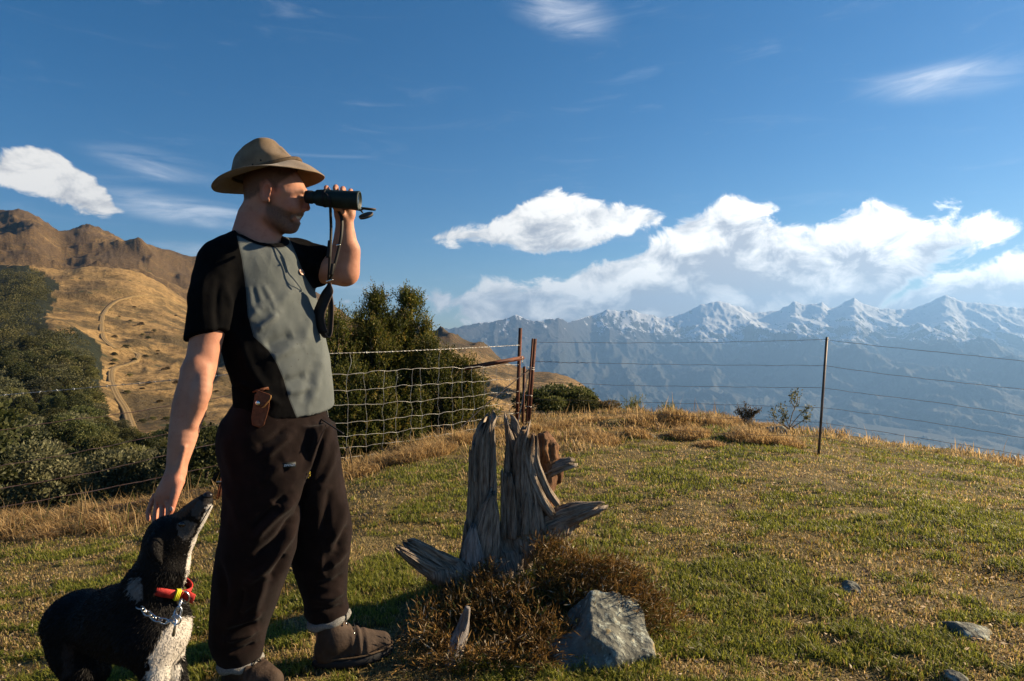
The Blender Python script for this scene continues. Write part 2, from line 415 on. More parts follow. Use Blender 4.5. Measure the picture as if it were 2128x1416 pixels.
H_X = (HU[None, :]-CX)/FX*HD[:, None]; H_Y = np.repeat(HD[:, None], len(HU), 1)
H_Z = EYE+(CY-H_PY)/FX*HD[:, None]
# spurs and gullies, growing with distance
_warp = fbm2(H_X/160, H_Y/160, 3, 71)*90
_amp = np.clip((H_Y-60)/500, 0, 1)
H_Z = H_Z + _amp*(ridged2((H_X+_warp)/190, (H_Y-_warp)/230, 5, 61)-.42)*24*np.clip((H_Y/420), .3, 1.3)
H_Z = H_Z + np.clip((H_Y-20)/200, 0, 1)*(fbm2(H_X/26, H_Y/26, 4, 66)-.5)*5.5 + np.clip((H_Y-15)/60, 0, 1)*(fbm2(H_X/5, H_Y/5, 3, 67)-.5)*.9
_far = smooth01((H_Y-480)/150)*smooth01((1500-H_Y)/350)*(1-.85*np.exp(-((H_Y-1000)/90)**2))
_sp = 1-np.abs(2*vn2(H_X/150+H_Y/520+(_warp-45)/110, H_Y/900+4, 131)-1)
H_Z = H_Z + _far*((_sp**1.3-.45)*46+(ridged2((H_X+_warp)/85, (H_Y+_warp)/120, 4, 133)-.4)*20)
_mid = smooth01((H_Y-120)/80)*smooth01((430-H_Y)/60)*smooth01((H_X+190)/60)
H_Z = H_Z + _mid*(ridged2(H_X/34+H_Y/90, H_Y/60, 4, 135)-.4)*6
H_PY2 = CY-(H_Z-EYE)/HD[:, None]*FX
def hill_at(px, d):
    """surface point of the hillside at column px, distance d"""
    iu = np.interp(px, HU, np.arange(len(HU))); idd = np.interp(math.log(d), np.log(HD), np.arange(len(HD)))
    a, b = int(min(iu, len(HU)-2)), int(min(idd, len(HD)-2)); fa, fb = iu-a, idd-b
    z = (H_Z[b, a]*(1-fa)+H_Z[b, a+1]*fa)*(1-fb)+(H_Z[b+1, a]*(1-fa)+H_Z[b+1, a+1]*fa)*fb
    return np.array([(px-CX)/FX*d, d, z])
def hill_hit(px, py, dmin=15, dmax=1300):
    """distance at which the line of sight through (px, py) first meets the hillside"""
    iu = int(round(np.interp(px, HU, np.arange(len(HU))))); c = H_PY2[:, iu]
    k = np.where((c <= py) & (HD >= dmin) & (HD <= dmax))[0]
    return float(HD[k[0]]) if len(k) else None
def in_poly(px, py, poly):
    px = np.asarray(px, float); py = np.asarray(py, float); c = np.zeros(px.shape, bool); n = len(poly)
    for i in range(n):
        (x0, y0), (x1, y1) = poly[i], poly[(i+1) % n]
        with np.errstate(divide='ignore', invalid='ignore'):
            c ^= ((y0 > py) != (y1 > py)) & (px < (x1-x0)*(py-y0)/(y1-y0+1e-9)+x0)
    return c
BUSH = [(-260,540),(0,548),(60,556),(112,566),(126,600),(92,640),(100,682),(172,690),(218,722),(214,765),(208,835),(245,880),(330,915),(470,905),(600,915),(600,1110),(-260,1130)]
def build_hillside():
    V = np.stack([H_X, H_Y, H_Z], -1).reshape(-1, 3); nd, nu = H_Z.shape
    me = new_mesh('hillside', V, grid_faces(nd, nu))
    PU = np.repeat(HU[None, :], nd, 0)
    wob = (fbm2(H_X/9, H_Y/14, 3, 90)-.5)*36
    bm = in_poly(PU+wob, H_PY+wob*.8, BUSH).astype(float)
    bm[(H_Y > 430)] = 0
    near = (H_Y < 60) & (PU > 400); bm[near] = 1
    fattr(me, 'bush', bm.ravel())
    b = NB('dry_hill_grass'); c = b.coord('Object')
    n = b.noise(c, .05, 6, .62); n2 = b.noise(c, .45, 6, .7); n3 = b.noise(c, .012, 4, .6)
    col = b.ramp(n2, [(.28, (.11, .066, .024)), (.5, (.30, .190, .074)), (.75, (.44, .300, .130))])
    col = b.mix(b.step(n, .54, .68), col, (.14, .088, .034))
    col = b.mix(b.math('MULTIPLY', b.step(n3, .50, .66), .75), col, (.085, .055, .026))
    gp = b.N.new('ShaderNodeSeparateXYZ'); b.L.new(c, gp.inputs[0])
    farscrub = b.math('MULTIPLY', b.step(gp.outputs[1], 430, 620), b.step(b.noise(c, .016, 6, .7), .28, .50, .35, .95))
    col = b.mix(farscrub, col, b.ramp(n2, [(.35, (.030, .020, .011)), (.7, (.125, .078, .034))]))
    scrub = b.math('MULTIPLY', b.step(b.voro(c, .16), .30, .12), b.step(b.noise(c, .03, 3, .6), .46, .6))
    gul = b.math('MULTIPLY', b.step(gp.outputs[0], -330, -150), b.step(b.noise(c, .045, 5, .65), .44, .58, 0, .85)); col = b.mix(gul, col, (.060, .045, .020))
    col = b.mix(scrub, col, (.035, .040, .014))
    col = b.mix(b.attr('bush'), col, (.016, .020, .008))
    b.set('Base Color', col); b.set('Roughness', .95)
    b.bump(b.math('ADD', n2, b.math('MULTIPLY', n, 1.5)), 1.6, .9)
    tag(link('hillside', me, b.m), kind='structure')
build_hillside()

def build_track():
    """the farm track benched into the dry spur"""
    b = NB('track_gravel'); c = b.coord('Object'); s = b.attr('across')
    n = b.noise(c, .9, 5, .7)
    rut = b.math('MAXIMUM', b.step(b.math('ABSOLUTE', b.math('SUBTRACT', s, .32)), .10, .03), b.step(b.math('ABSOLUTE', b.math('SUBTRACT', s, .68)), .10, .03))
    col = b.mix(rut, b.ramp(n, [(.3, (.12, .080, .034)), (.7, (.24, .165, .072))]), (.30, .215, .11))
    b.set('Base Color', col); b.set('Roughness', .95)
    for path in ([(392,640),(340,622),(285,620),(240,632),(216,652),(210,680),(216,708),(236,726),(262,730),(288,742),(270,756),(240,766),(230,780),(234,805),(248,835),(264,862),(272,892),(275,905)],):
        pts = []
        for (px, py) in path:
            d = hill_hit(px, py, 60, 430)
            if d is None: continue
            pts.append((px, d))
        q = spline([(p, math.log(d)) for p, d in pts], 140)
        C = np.array([hill_at(a, math.exp(l)) for a, l in q])
        for _ in range(3): C[1:-1] = (C[:-2]+2*C[1:-1]+C[2:])/4
        T = np.gradient(C, axis=0); T[:, 2] = 0; T /= np.linalg.norm(T, axis=1)[:, None]; S = np.stack([T[:, 1], -T[:, 0], 0*T[:, 0]], 1)
        w = .85; rows = []
        for k, (o, dz) in enumerate([(-1.5, -1.2), (-1.0, .35), (-.5, .28), (0, .38), (.5, .28), (1.0, .35), (1.5, -1.2)]):
            rows.append(C+S*o*w+np.array([0, 0, dz+.02]))
        V = np.stack(rows, 1).reshape(-1, 3)
        me = new_mesh('track', V, grid_faces(len(C), 7)); fattr(me, 'across', np.tile(np.clip(np.array([-.1, 0, .25, .5, .75, 1, 1.1]), 0, 1), len(C)))
        tag(link('track', me, b.m), kind='structure')
build_track()

def build_mountains():
    ridge = np.array([(-500,700),(600,705),(860,698),(890,692),(920,684),(950,680),(985,672),(1020,668),(1050,664),(1072,656),(1090,664),(1110,669),(1140,664),(1160,661),(1180,668),(1205,664),(1230,656),(1262,643),(1290,646),(1312,643),(1340,652),(1370,660),(1400,657),(1425,650),(1450,637),(1475,629),(1495,627),(1515,632),(1535,637),(1560,650),(1585,648),(1620,645),(1640,634),(1652,625),(1668,634),(1690,633),(1708,628),(1722,640),(1740,637),(1760,625),(1775,618),(1795,632),(1830,640),(1865,643),(1900,640),(1930,630),(1955,616),(1965,613),(1985,622),(2010,628),(2040,630),(2075,634),(2128,640),(2250,632),(2400,640),(2800,650),(3400,690)], float)
    U = np.concatenate([np.linspace(-500, 850, 50)[:-1], np.linspace(850, 2180, 760), np.linspace(2180, 3400, 60)[1:]])
    pr = np.interp(U, ridge[:, 0], ridge[:, 1]); ker = np.hanning(31); ker /= ker.sum(); jag = (fbm2(U/9, U*0+3, 3, 4)-.5)*4
    ps = np.convolve(np.pad(pr, 15, 'edge'), ker, 'valid'); jag = jag+pr-ps; pr = ps          # broad crest line; jag holds the teeth, added only at the top
    # distance of the crest: the left range stands nearer than the snowy one
    Dr = np.interp(U, [-500, 860, 1160, 1230, 1600, 1900, 2128, 3400], [9000, 9500, 10500, 12500, 13500, 13000, 12500, 12000.])
    t = np.concatenate([np.linspace(0, 1, 270), 1+np.linspace(0, .12, 12)[1:]])      # 0 foot .. 1 crest .. behind
    D0 = 3200.0
    D = D0+(Dr[None, :]-D0)*t[:, None]
    zr = EYE+(CY-pr)/FX*Dr
    base = -900.0
    tt = np.clip(t, 0, 1)[:, None]
    prof = .26*tt+.44*tt**1.9+.30*tt**5
    Z = base+(zr[None, :]-base)*prof
    back = np.clip((t-1)/.12, 0, 1)[:, None]; Z = Z-back*700
    crest = np.exp(-((t-1)/np.where(t < 1, .035, .03))**2)[:, None]; Z = Z-crest*jag[None, :]/FX*D
    X = (U[None, :]-CX)/FX*D; Y = D
    wx = (fbm2(X/2600, Y/2600, 3, 41)-.5)*1500; wy = (fbm2(X/2600+9, Y/2600, 3, 42)-.5)*1500
    # spurs run down towards the valley: ridges long in the viewing direction
    env = np.sin(np.pi*np.clip(tt, 0, 1)**.8)**.8
    spur = ridged2((X+wx)/1700, (Y+wy)/4200, 3, 43, .5)
    Z = Z+(spur-.45)*950*env*(.35+.65*tt)
    w2 = (fbm2(X/700, Y/700, 3, 55)-.5)*420
    rough = ridged2((X+wx*.35+w2)/520, (Y+wy*.3+w2)/1250, 4, 47, .6)
    Z = Z+(rough-.4)*330*(env*.92+.10)*tt
    fine = ridged2((X+w2*.6)/170, (Y+w2)/330, 4, 51, .6)
    Z = Z+(fine-.4)*150*(env*.85+.16)*tt
    # keep every nearer point from rising above the crest line of its own column
    cap = EYE+(CY-(pr[None, :]+np.minimum(jag[None, :]*crest, 8)+3+14*(1-tt)))/FX*D; Z = np.where(t[:, None] < .97, np.minimum(Z, cap), Z)
    V = np.stack([X, Y, Z], -1).reshape(-1, 3)
    me = new_mesh('mountain_range', V, grid_faces(len(t), len(U)))
    b = NB('alpine_rock_snow'); geo = b.N.new('ShaderNodeNewGeometry'); sp = b.N.new('ShaderNodeSeparateXYZ'); b.L.new(geo.outputs['Position'], sp.inputs[0])
    sn = b.N.new('ShaderNodeSeparateXYZ'); b.L.new(geo.outputs['Normal'], sn.inputs[0])
    c = b.coord('Object'); n = b.noise(c, .0016, 7, .65); nf = b.noise(c, .009, 6, .7)
    cs = b.coord('Object', scale=(1, .35, .35)); ns = b.noise(cs, .0085, 6, .68)
    alt = b.step(sp.outputs[2], -150, 620)
    s = b.math('ADD', b.math('MULTIPLY', alt, .62), b.math('MULTIPLY', b.math('SUBTRACT', ns, .5), 2.9))
    s = b.math('ADD', s, b.math('MULTIPLY', b.math('SUBTRACT', n, .5), 1.2))
    s = b.math('ADD', s, b.math('MULTIPLY', b.math('SUBTRACT', sn.outputs[2], .66), 1.3))
    east = b.step(sp.outputs[0], 300, 4200, -.34, .16)
    s = b.math('ADD', s, east)
    snow = b.math('MULTIPLY', b.step(s, .51, .66), b.step(sp.outputs[2], -180, 60))
    rock = b.ramp(nf, [(.3, (.020, .022, .026)), (.7, (.052, .050, .050))])
    low = b.ramp(n, [(.35, (.020, .027, .024)), (.65, (.042, .042, .032))])
    rock = b.mix(b.step(sp.outputs[2], -250, 150), low, rock)
    b.set('Base Color', b.mix(snow, rock, (.60, .63, .67))); b.set('Roughness', .9); b.bump(nf, 40, .6)
    tag(link('mountain_range', me, b.m), kind='structure')
build_mountains()

def build_valley():
    g = np.array([[-29400, -8700, -905], [29400, -8700, -905], [29400, 15700, -905], [-29400, 15700, -905.]])
    b = NB('valley_floor'); c = b.coord('Object'); b.set('Base Color', b.ramp(b.noise(c, .0015, 5), [(.35, (.016, .021, .016)), (.65, (.035, .034, .024))])); b.set('Roughness', .95)
    tag(link('valley', new_mesh('valley', g, np.array([[0, 1, 2, 3]]), smooth=False), b.m), kind='structure')
build_valley()

def build_haze():
    x0, x1, y0, y1, z0, z1 = -29500, 29500, -8800, 15800, -907, 1080
    V = np.array([(x, y, z) for z in (z0, z1) for y in (y0, y1) for x in (x0, x1)], float)
    F = np.array([(0, 2, 3, 1), (4, 5, 7, 6), (0, 1, 5, 4), (2, 6, 7, 3), (0, 4, 6, 2), (1, 3, 7, 5)])
    m = bpy.data.materials.new('air_haze'); m.use_nodes = True; nt = m.node_tree; nt.nodes.clear()
    o = nt.nodes.new('ShaderNodeOutputMaterial'); v = nt.nodes.new('ShaderNodeVolumePrincipled')
    v.inputs['Color'].default_value = (.225, .44, .82, 1); v.inputs['Density'].default_value = 7.6e-5; v.inputs['Anisotropy'].default_value = .3
    nt.links.new(v.outputs[0], o.inputs['Volume'])
    h = link('haze', new_mesh('haze', V, F, smooth=False), m); tag(h, kind='stuff')
build_haze()
# ================================================================== FENCES
def steel_mats():
    b = NB('rusty_steel'); c = b.coord('Object'); n = b.noise(c, 30, 5, .65); n2 = b.noise(c, 6, 3)
    b.set('Base Color', b.mix(b.step(n2, .4, .65), b.ramp(n, [(.3, (.055, .020, .012)), (.6, (.16, .055, .028)), (.8, (.24, .10, .05))]), (.10, .045, .032)))
    b.set('Roughness', .75); b.set('Metallic', .25); b.bump(n, .002, .6)
    b = NB('galvanised_wire'); c = b.coord('Object'); b.set('Base Color', b.ramp(b.noise(c, 14, 3), [(.35, (.30, .28, .25)), (.65, (.50, .50, .48))])); b.set('Metallic', .55); b.set('Roughness', .42)
    b = NB('weathered_wire'); c = b.coord('Object'); b.set('Base Color', b.ramp(b.noise(c, 9, 3), [(.35, (.10, .085, .075)), (.65, (.20, .15, .12))])); b.set('Metallic', .5); b.set('Roughness', .6)
    b = NB('rusty_wire'); c = b.coord('Object'); b.set('Base Color', b.ramp(b.noise(c, 9, 3), [(.35, (.26, .14, .09)), (.65, (.46, .28, .20))])); b.set('Metallic', .3); b.set('Roughness', .7)
steel_mats()
def y_post(a, b, w=.022, rot=.4):
    """steel post of three flanges, from foot a to head b"""
    a = np.asarray(a, float); b = np.asarray(b, float); C = np.array([a, a*.5+b*.5, b]); T, A, B = frames(C)
    prof = []
    for k in range(3):
        th = rot+k*2*math.pi/3; d = np.array([math.cos(th), math.sin(th)]); s = np.array([-d[1], d[0]])
        h = .0035
        prof += [d*w+s*h, d*w-s*h]
        th2 = th-math.pi/3; prof.append(np.array([math.cos(th2), math.sin(th2)])*h*1.5)
    prof = np.array(prof); k = len(prof)
    V = (C[:, None]+A[:, None]*prof[None, :, :1]+B[:, None]*prof[None, :, 1:2]).reshape(-1, 3)
    V = np.vstack([V, C[-1:], C[:1]]); F = grid_faces(3, k, True); j = np.arange(k); n = len(V)
    tri = np.vstack([np.stack([np.full(k, n-2), 2*k+j, 2*k+(j+1) % k], 1), np.stack([np.full(k, n-1), (j+1) % k, j], 1)])
    return V, F, tri
def depth_line(pA, pB):
    """a straight fence line on plan: depth at any pixel column between two (px, Y) anchors"""
    (u0, y0), (u1, y1) = pA, pB
    return lambda u: 1.0/(1/y0+(1/y1-1/y0)*(u-u0)/(u1-u0))
def wire_pts(rows, dep, n=60, wob=.0):
    q = spline(rows, n); C = np.array([P(u, v, dep(u)) for u, v in q])
    if wob:
        ph = random.random()*9; s = np.arange(n)
        C[:, 2] += wob*np.sin(s*.9+ph)*.6+wob*(rng.random(n)-.5)
    return C
def mesh_of(tp, name): return new_mesh(name, *tp)
def barbs(C, step, r):
    """a barbed strand: two twisted wires and four-point barbs along a line"""
    L = np.concatenate([[0], np.cumsum(np.linalg.norm(np.diff(C, axis=0), axis=1))]); n = int(L[-1]/.012); s = np.linspace(0, L[-1], n)
    D = np.stack([np.interp(s, L, C[:, k]) for k in range(3)], 1); T, A, B = frames(D); out = []
    for ph in (0, math.pi):
        a = s*60+ph; out.append(tube(D+(A*np.cos(a)[:, None]+B*np.sin(a)[:, None])*r, r, 4, False))
    for q in np.arange(step*.5, L[-1], step):
        c = np.array([np.interp(q, L, C[:, k]) for k in range(3)]); i = min(int(q/L[-1]*n), n-1)
        for sg in (1, -1):
            th = random.random()*6; d = A[i]*math.cos(th)+B[i]*math.sin(th)+T[i]*.3*sg
            out.append(tube(np.array([c-d*.013+T[i]*.004*sg, c+d*.013+T[i]*.004*sg]), [r*.8, r*.5], 4))
        out.append(tube(np.array([c-T[i]*.008, c+T[i]*.008]), r*2.6, 6))
    return merge(out)

def right_fence():
    d1 = depth_line((1105, 8.15), (1712, 6.42)); d2 = depth_line((1712, 6.42), (2128, 5.62))
    f = empty('wire_fence', P(1700, 942, 6.42), 'six-wire fence strung from the rusty strainer past one thin steel post to the right', 'fence')
    rows = [([(1108,711),(1300,713),(1520,711),(1712,706)], [(1712,706),(1850,722),(2000,737),(2128,751),(2420,782)]),
            ([(1108,751),(1300,756),(1500,759),(1711,760)], [(1711,760),(1850,779),(2000,796),(2128,810),(2420,846)]),
            ([(1106,793),(1300,801),(1500,804),(1709,806)], [(1709,806),(1800,819),(1940,836),(2128,864),(2420,905)]),
            ([(1104,830),(1300,835),(1500,841),(1707,847)], [(1707,847),(1850,866),(2000,889),(2128,910),(2420,955)]),
            ([(1102,857),(1300,859),(1500,869),(1705,878)], [(1705,878),(1850,901),(2000,925),(2128,946),(2420,995)]),
            ([(1100,884),(1300,887),(1500,901),(1703,908)], [(1703,908),(1850,938),(2000,962),(2128,981),(2420,1032)])]
    for i, (a, b) in enumerate(rows):
        C = np.vstack([wire_pts(a, d1, 50, .004)[:-1], wire_pts(b, d2, 50, .003)])
        tp = [tube(C, .0021, 5)]
        if i == 1:                                                # the loose tail twisted round the second wire
            q = wire_pts([(1112,751),(1160,754),(1222,755)], d1, 40); T, A, B = frames(q); a_ = np.arange(40)*1.1
            tp.append(tube(q+(A*np.cos(a_)[:, None]+B*np.sin(a_)[:, None])*.006, .0018, 5))
        part('wire', mesh_of(merge(tp), 'wire'), MATS['weathered_wire'], f)
    a = P(1700, 942, 6.42); b = P(1718.5, 701, 6.42)
    p = part('post', new_mesh('post', *y_post(a-np.array([0, 0, .1]), b, .013, .2)), MATS['weathered_wire'], f)
    a = P(2420, 1080, 5.15); part('post', new_mesh('post', *y_post(a-np.array([0, 0, .2]), P(2424, 770, 5.15), .017, .9)), MATS['weathered_wire'], f)
right_fence()

def strainer_posts():
    s = empty('strainer_post', P(1095, 893, 8.12), 'rusty red steel strainer post where the wires and the netting meet', 'fence post')
    part('post', new_mesh('post', *y_post(P(1094, 905, 8.12), P(1109.5, 704, 8.12), .040, .15)), MATS['rusty_steel'], s)
    # wire lashings round the head
    for (py, r) in ((764, .046), (768, .048), (822, .042), (845, .040), (878, .040)):
        c = P(1103-(py-764)*.06, py, 8.12); th = np.linspace(0, 2*math.pi, 22)
        part('wire_tie', mesh_of(tube(np.stack([c[0]+r*np.cos(th), c[1]+r*np.sin(th), c[2]+.006*np.sin(3*th)], 1), .0035, 5), 'wire_tie'), MATS['galvanised_wire'], s)
    # the twisted stay running down to the foot of the gate stake, and the long one to the left
    C = wire_pts([(1102,766),(1092,800),(1083,845),(1074,890)], lambda u: 8.1, 60); T, A, B = frames(C); a_ = np.arange(60)*1.3
    part('stay_wire', mesh_of(merge([tube(C+(A*np.cos(a_+k)[:, None]+B*np.sin(a_+k)[:, None])*.007, .003, 5) for k in (0, math.pi)]), 'stay_wire'), MATS['galvanised_wire'], s)
    C = wire_pts([(1100,768),(1060,800),(1000,850),(955,892)], depth_line((1100, 8.1), (955, 7.5)), 40)
    part('stay_wire', mesh_of(tube(C, .006, 6), 'stay_wire'), MATS['weathered_wire'], s)
    s2 = empty('gate_stake', P(1075, 893, 8.25), 'tall thin rusty steel stake standing just left of the strainer post', 'fence post')
    part('post', new_mesh('post', *y_post(P(1073, 900, 8.25), P(1081.5, 682, 8.25), .026, .5)), MATS['rusty_steel'], s2)
    s3 = empty('short_stake', P(1086, 888, 8.2), 'short dark steel stake between the tall stake and the strainer post', 'fence post')
    part('post', new_mesh('post', *y_post(P(1086, 893, 8.2), P(1090, 762, 8.2), .020, .9)), MATS['rusty_steel'], s3)
    r = empty('rusty_rail', P(1030, 757, 8.0), 'rusty steel bar lying along the top of the wire netting', 'steel bar')
    part('bar', new_mesh('bar', *y_post(P(966, 766, 7.75), P(1089, 744, 8.2), .030, 1.1)), MATS['rusty_steel'], r)
    t = P(1089, 748, 8.2); th = np.linspace(0, 2*math.pi, 20)
    part('wire_tie', mesh_of(tube(np.stack([t[0]-.02+.004*np.sin(2*th), t[1]+.04*np.cos(th), t[2]+.04*np.sin(th)], 1), .004, 5), 'wire_tie'), MATS['galvanised_wire'], r)
strainer_posts()

def netting():
    dep = depth_line((690, 6.30), (1080, 8.22))
    f = empty('netting_panel', P(880, 940, dep(880)), 'sagging galvanised wire netting with large squares under one barbed strand', 'wire netting')
    x0, x1 = 600, 1078
    # seven line wires: rows at columns 600, 721, 850, 960, 1075
    tops = [(778,777,767,764,757), (812,811,800,793,786), (842,842,834,824,813), (880,878,866,852,837), (906,905,893,877,859), (932,929,915,896,877), (954,950,937,916,895)]
    cols = [600, 721, 850, 960, 1076]
    hw = [spline(list(zip(cols, t)), 120) for t in tops]
    vx = [610, 645, 682, 721, 760, 796, 824, 854, 876, 912, 940, 960, 984, 1006, 1033, 1058]
    def hy(i, u): return np.interp(u, hw[i][:, 0], hw[i][:, 1])
    for i in range(7):
        u = np.linspace(x0, x1, 150); wv = np.zeros_like(u)
        for v in vx: wv += 1.8*np.exp(-((u-v)/7)**2)*(1 if random.random() < .7 else -.6)
        wv += (vn2(u/26, np.full_like(u, i), 5)-.5)*3.4
        C = np.array([P(a, hy(i, a)+b, dep(a)) for a, b in zip(u, wv)])
        part('line_wire', mesh_of(tube(C, .0019 if i else .0023, 5), 'line_wire'), MATS['galvanised_wire'], f)
    for k, v in enumerate(vx):
        lean = (random.random()-.5)*14; ys = [hy(i, v) for i in range(7)]
        rows = []
        for i in range(7):
            rows.append((v+lean*(.5-i/6)+(random.random()-.5)*5, ys[i]))
            if i < 6: rows.append((v+lean*(.5-(i+.5)/6)+(random.random()-.5)*5, (ys[i]+ys[i+1])/2))
        if k in (3, 9): rows = [(v+6-(3 if k == 9 else 0), {3: 736, 9: 727}[k]), (v+9 if k == 3 else v, (ys[0]+731)/2)]+rows
        if k % 3 == 0: rows.append((v-2, ys[6]+10))
        C = wire_pts(rows, dep, 50)
        part('stay_wire', mesh_of(tube(C, .0017, 5), 'stay_wire'), MATS['galvanised_wire'], f)
    C = wire_pts([(560,744),(680,735.5),(800,731.5),(910,726.5),(1000,722),(1080,717.5)], dep, 80)
    part('barbed_wire', mesh_of(barbs(C, .16, .0022), 'barbed_wire'), MATS['galvanised_wire'], f)
    C = wire_pts([(600,985),(720,966),(850,948),(960,930),(1075,903)], dep, 60, .01)
    part('ground_wire', mesh_of(tube(C, .002, 5), 'ground_wire'), MATS['weathered_wire'], f)
netting()

def left_fence():
    dep = depth_line((0, 5.25), (465, 5.75))
    f = empty('wire_fence', P(455, 1045, 5.7), 'fence of sagging rusty wires below a barbed strand in front of the bush gully', 'fence')
    C = wire_pts([(-160,838),(0,822),(163,808),(330,793),(480,778),(560,770)], dep, 90)
    part('barbed_wire', mesh_of(barbs(C, .125, .0021), 'barbed_wire'), MATS['galvanised_wire'], f)
    for rows in ([(-160,918),(0,895),(124,876),(247,861),(356,843),(465,825),(560,808)], [(-160,996),(0,969),(148,943),(297,912),(462,880),(560,862)], [(-160,1044),(0,1016),(198,981),(330,950),(462,919),(560,900)],
                 [(-160,1082),(0,1055),(218,1016),(460,966),(560,948)], [(-160,1124),(0,1096),(148,1069),(300,1040),(460,1008),(560,990)]):
        part('wire', mesh_of(tube(wire_pts(rows, dep, 60, .004), .0034, 5), 'wire'), MATS['rusty_wire'], f)
    s = empty('rusty_post', P(455, 1050, 5.7), 'rusty steel post with a leaning brace half hidden behind the dark trousers', 'fence post')
    part('post', new_mesh('post', *y_post(P(462, 1060, 5.72), P(473, 935, 5.72), .045, .3)), MATS['rusty_steel'], s)
    part('brace', new_mesh('brace', *y_post(P(447, 1062, 5.62), P(473, 935, 5.65), .018, .3)), MATS['rusty_steel'], s)
    c = P(462, 1001, 5.62)
    part('wire_tie', mesh_of(tube(np.array([P(450, 1002, 5.6), P(462, 1001, 5.6), P(474, 999, 5.66)]), .006, 6), 'wire_tie'), MATS['galvanised_wire'], s)
left_fence()
# ================================================================== VEGETATION
def leaf_quads(Pn, Dn, L, Wd, curl=.25):
    """one kite-shaped leaf per row: at Pn, pointing along Dn, length L, width Wd"""
    n = len(Pn); Dn = Dn/(np.linalg.norm(Dn, axis=1)[:, None]+1e-9)
    r = rng.normal(size=(n, 3)); S = np.cross(Dn, r); S /= np.linalg.norm(S, axis=1)[:, None]+1e-9; U = np.cross(S, Dn)
    L = np.broadcast_to(L, (n,))[:, None]; Wd = np.broadcast_to(Wd, (n,))[:, None]
    V = np.stack([Pn, Pn+Dn*L*.5+S*Wd*.5, Pn+Dn*L+U*L*curl, Pn+Dn*L*.5-S*Wd*.5], 1).reshape(-1, 3)
    return V, np.arange(4*n).reshape(n, 4)
def foliage_mat(name, stops, trans=.35):
    b = NB(name); oi = b.N.new('ShaderNodeObjectInfo'); k = b.step(oi.outputs['Random'], 0, 1, .62, 1.38); cc = b.N.new('ShaderNodeCombineColor')
    for i in range(3): b.L.new(k, cc.inputs[i])
    b.leaf(b.mix(1.0, b.ramp(b.attr('tint'), stops), cc.outputs[0], 'MULTIPLY'), trans, .65); return b.m
foliage_mat('bush_leaf_dark', [(0, (.020, .026, .009)), (.5, (.060, .072, .022)), (1, (.14, .14, .045))])
foliage_mat('bush_leaf_olive', [(0, (.030, .033, .010)), (.5, (.092, .095, .028)), (1, (.20, .18, .060))])
foliage_mat('bush_leaf_grey', [(0, (.030, .036, .016)), (.5, (.095, .098, .048)), (1, (.20, .185, .095))])
foliage_mat('bush_leaf_brown', [(0, (.030, .020, .008)), (.5, (.075, .050, .018)), (1, (.13, .090, .036))])
foliage_mat('bush_leaf_mass', [(0, (.018, .020, .007)), (.5, (.058, .058, .020)), (1, (.135, .115, .042))])
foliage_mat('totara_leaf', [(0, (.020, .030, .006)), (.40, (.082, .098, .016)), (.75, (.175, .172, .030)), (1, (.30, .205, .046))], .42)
b = NB('bark_grey'); c = b.coord('Object', scale=(1, 1, .25)); n_ = b.noise(c, 12, 5, .7); b.set('Base Color', b.ramp(n_, [(.3, (.035, .026, .018)), (.7, (.14, .11, .085))])); b.set('Roughness', .9); b.bump(n_, .02, .8)

def crown_mesh(name, nl, leaf, seed, wide=1.0, tall=1.0, lobes=20):
    """leafy crown of unit-ish size: many small leaves on the skins of uneven lobes"""
    r = np.random.default_rng(seed); Ps, Ds, Ts = [], [], []
    for k in range(lobes):
        a = r.random()*6.283; h = r.random()**.8; rad = (1-.6*h)*(.30+.75*r.random())*wide
        c = np.array([math.cos(a)*rad, math.sin(a)*rad, .35+h*1.05*tall]); s = np.array([.36, .36, .30])*(.6+.75*r.random())
        m = nl//lobes; d = r.normal(size=(m, 3)); d /= np.linalg.norm(d, axis=1)[:, None]; d[:, 2] = np.where(d[:, 2] < -.35, -d[:, 2], d[:, 2])
        rr = (.62+.42*r.random(m)**.5)[:, None]*(1+.25*(vn3(d[:, 0]*3+k*7, d[:, 1]*3, d[:, 2]*3, 5)-.5))[:, None]
        Ps.append(c+d*s*rr); Ds.append(d+r.normal(size=(m, 3))*.75+np.array([0, 0, .35])); Ts.append(np.clip(.25+.55*r.random(m)+.15*r.normal()+.0*m, 0, 1))
    Pn, Dn, tt = np.vstack(Ps), np.vstack(Ds), np.concatenate(Ts)
    V, F = leaf_quads(Pn, Dn, leaf*(.6+.8*r.random(len(Pn))), leaf*.62)
    me = new_mesh(name, V, F, smooth=False); fattr(me, 'tint', np.repeat(tt, 4)); return me
def trunk_mesh(name, seed, h=1.1, r0=.09):
    r = np.random.default_rng(seed); out = [tube(spline([(0, 0, -.35), (.03, .02, .1), (.06*r.normal(), .06*r.normal(), h*.6), (.1*r.normal(), .1*r.normal(), h)], 10), np.linspace(r0, r0*.3, 10), 6)]
    for k in range(5):
        a = r.random()*6.283; z = .15+.5*r.random(); e = np.array([math.cos(a)*.5, math.sin(a)*.5, z+.5])
        out.append(tube(spline([(0, 0, z), e*.5+np.array([0, 0, z*.45]), e], 6), np.linspace(r0*.5, r0*.12, 6), 5))
    return new_mesh(name, *merge(out))
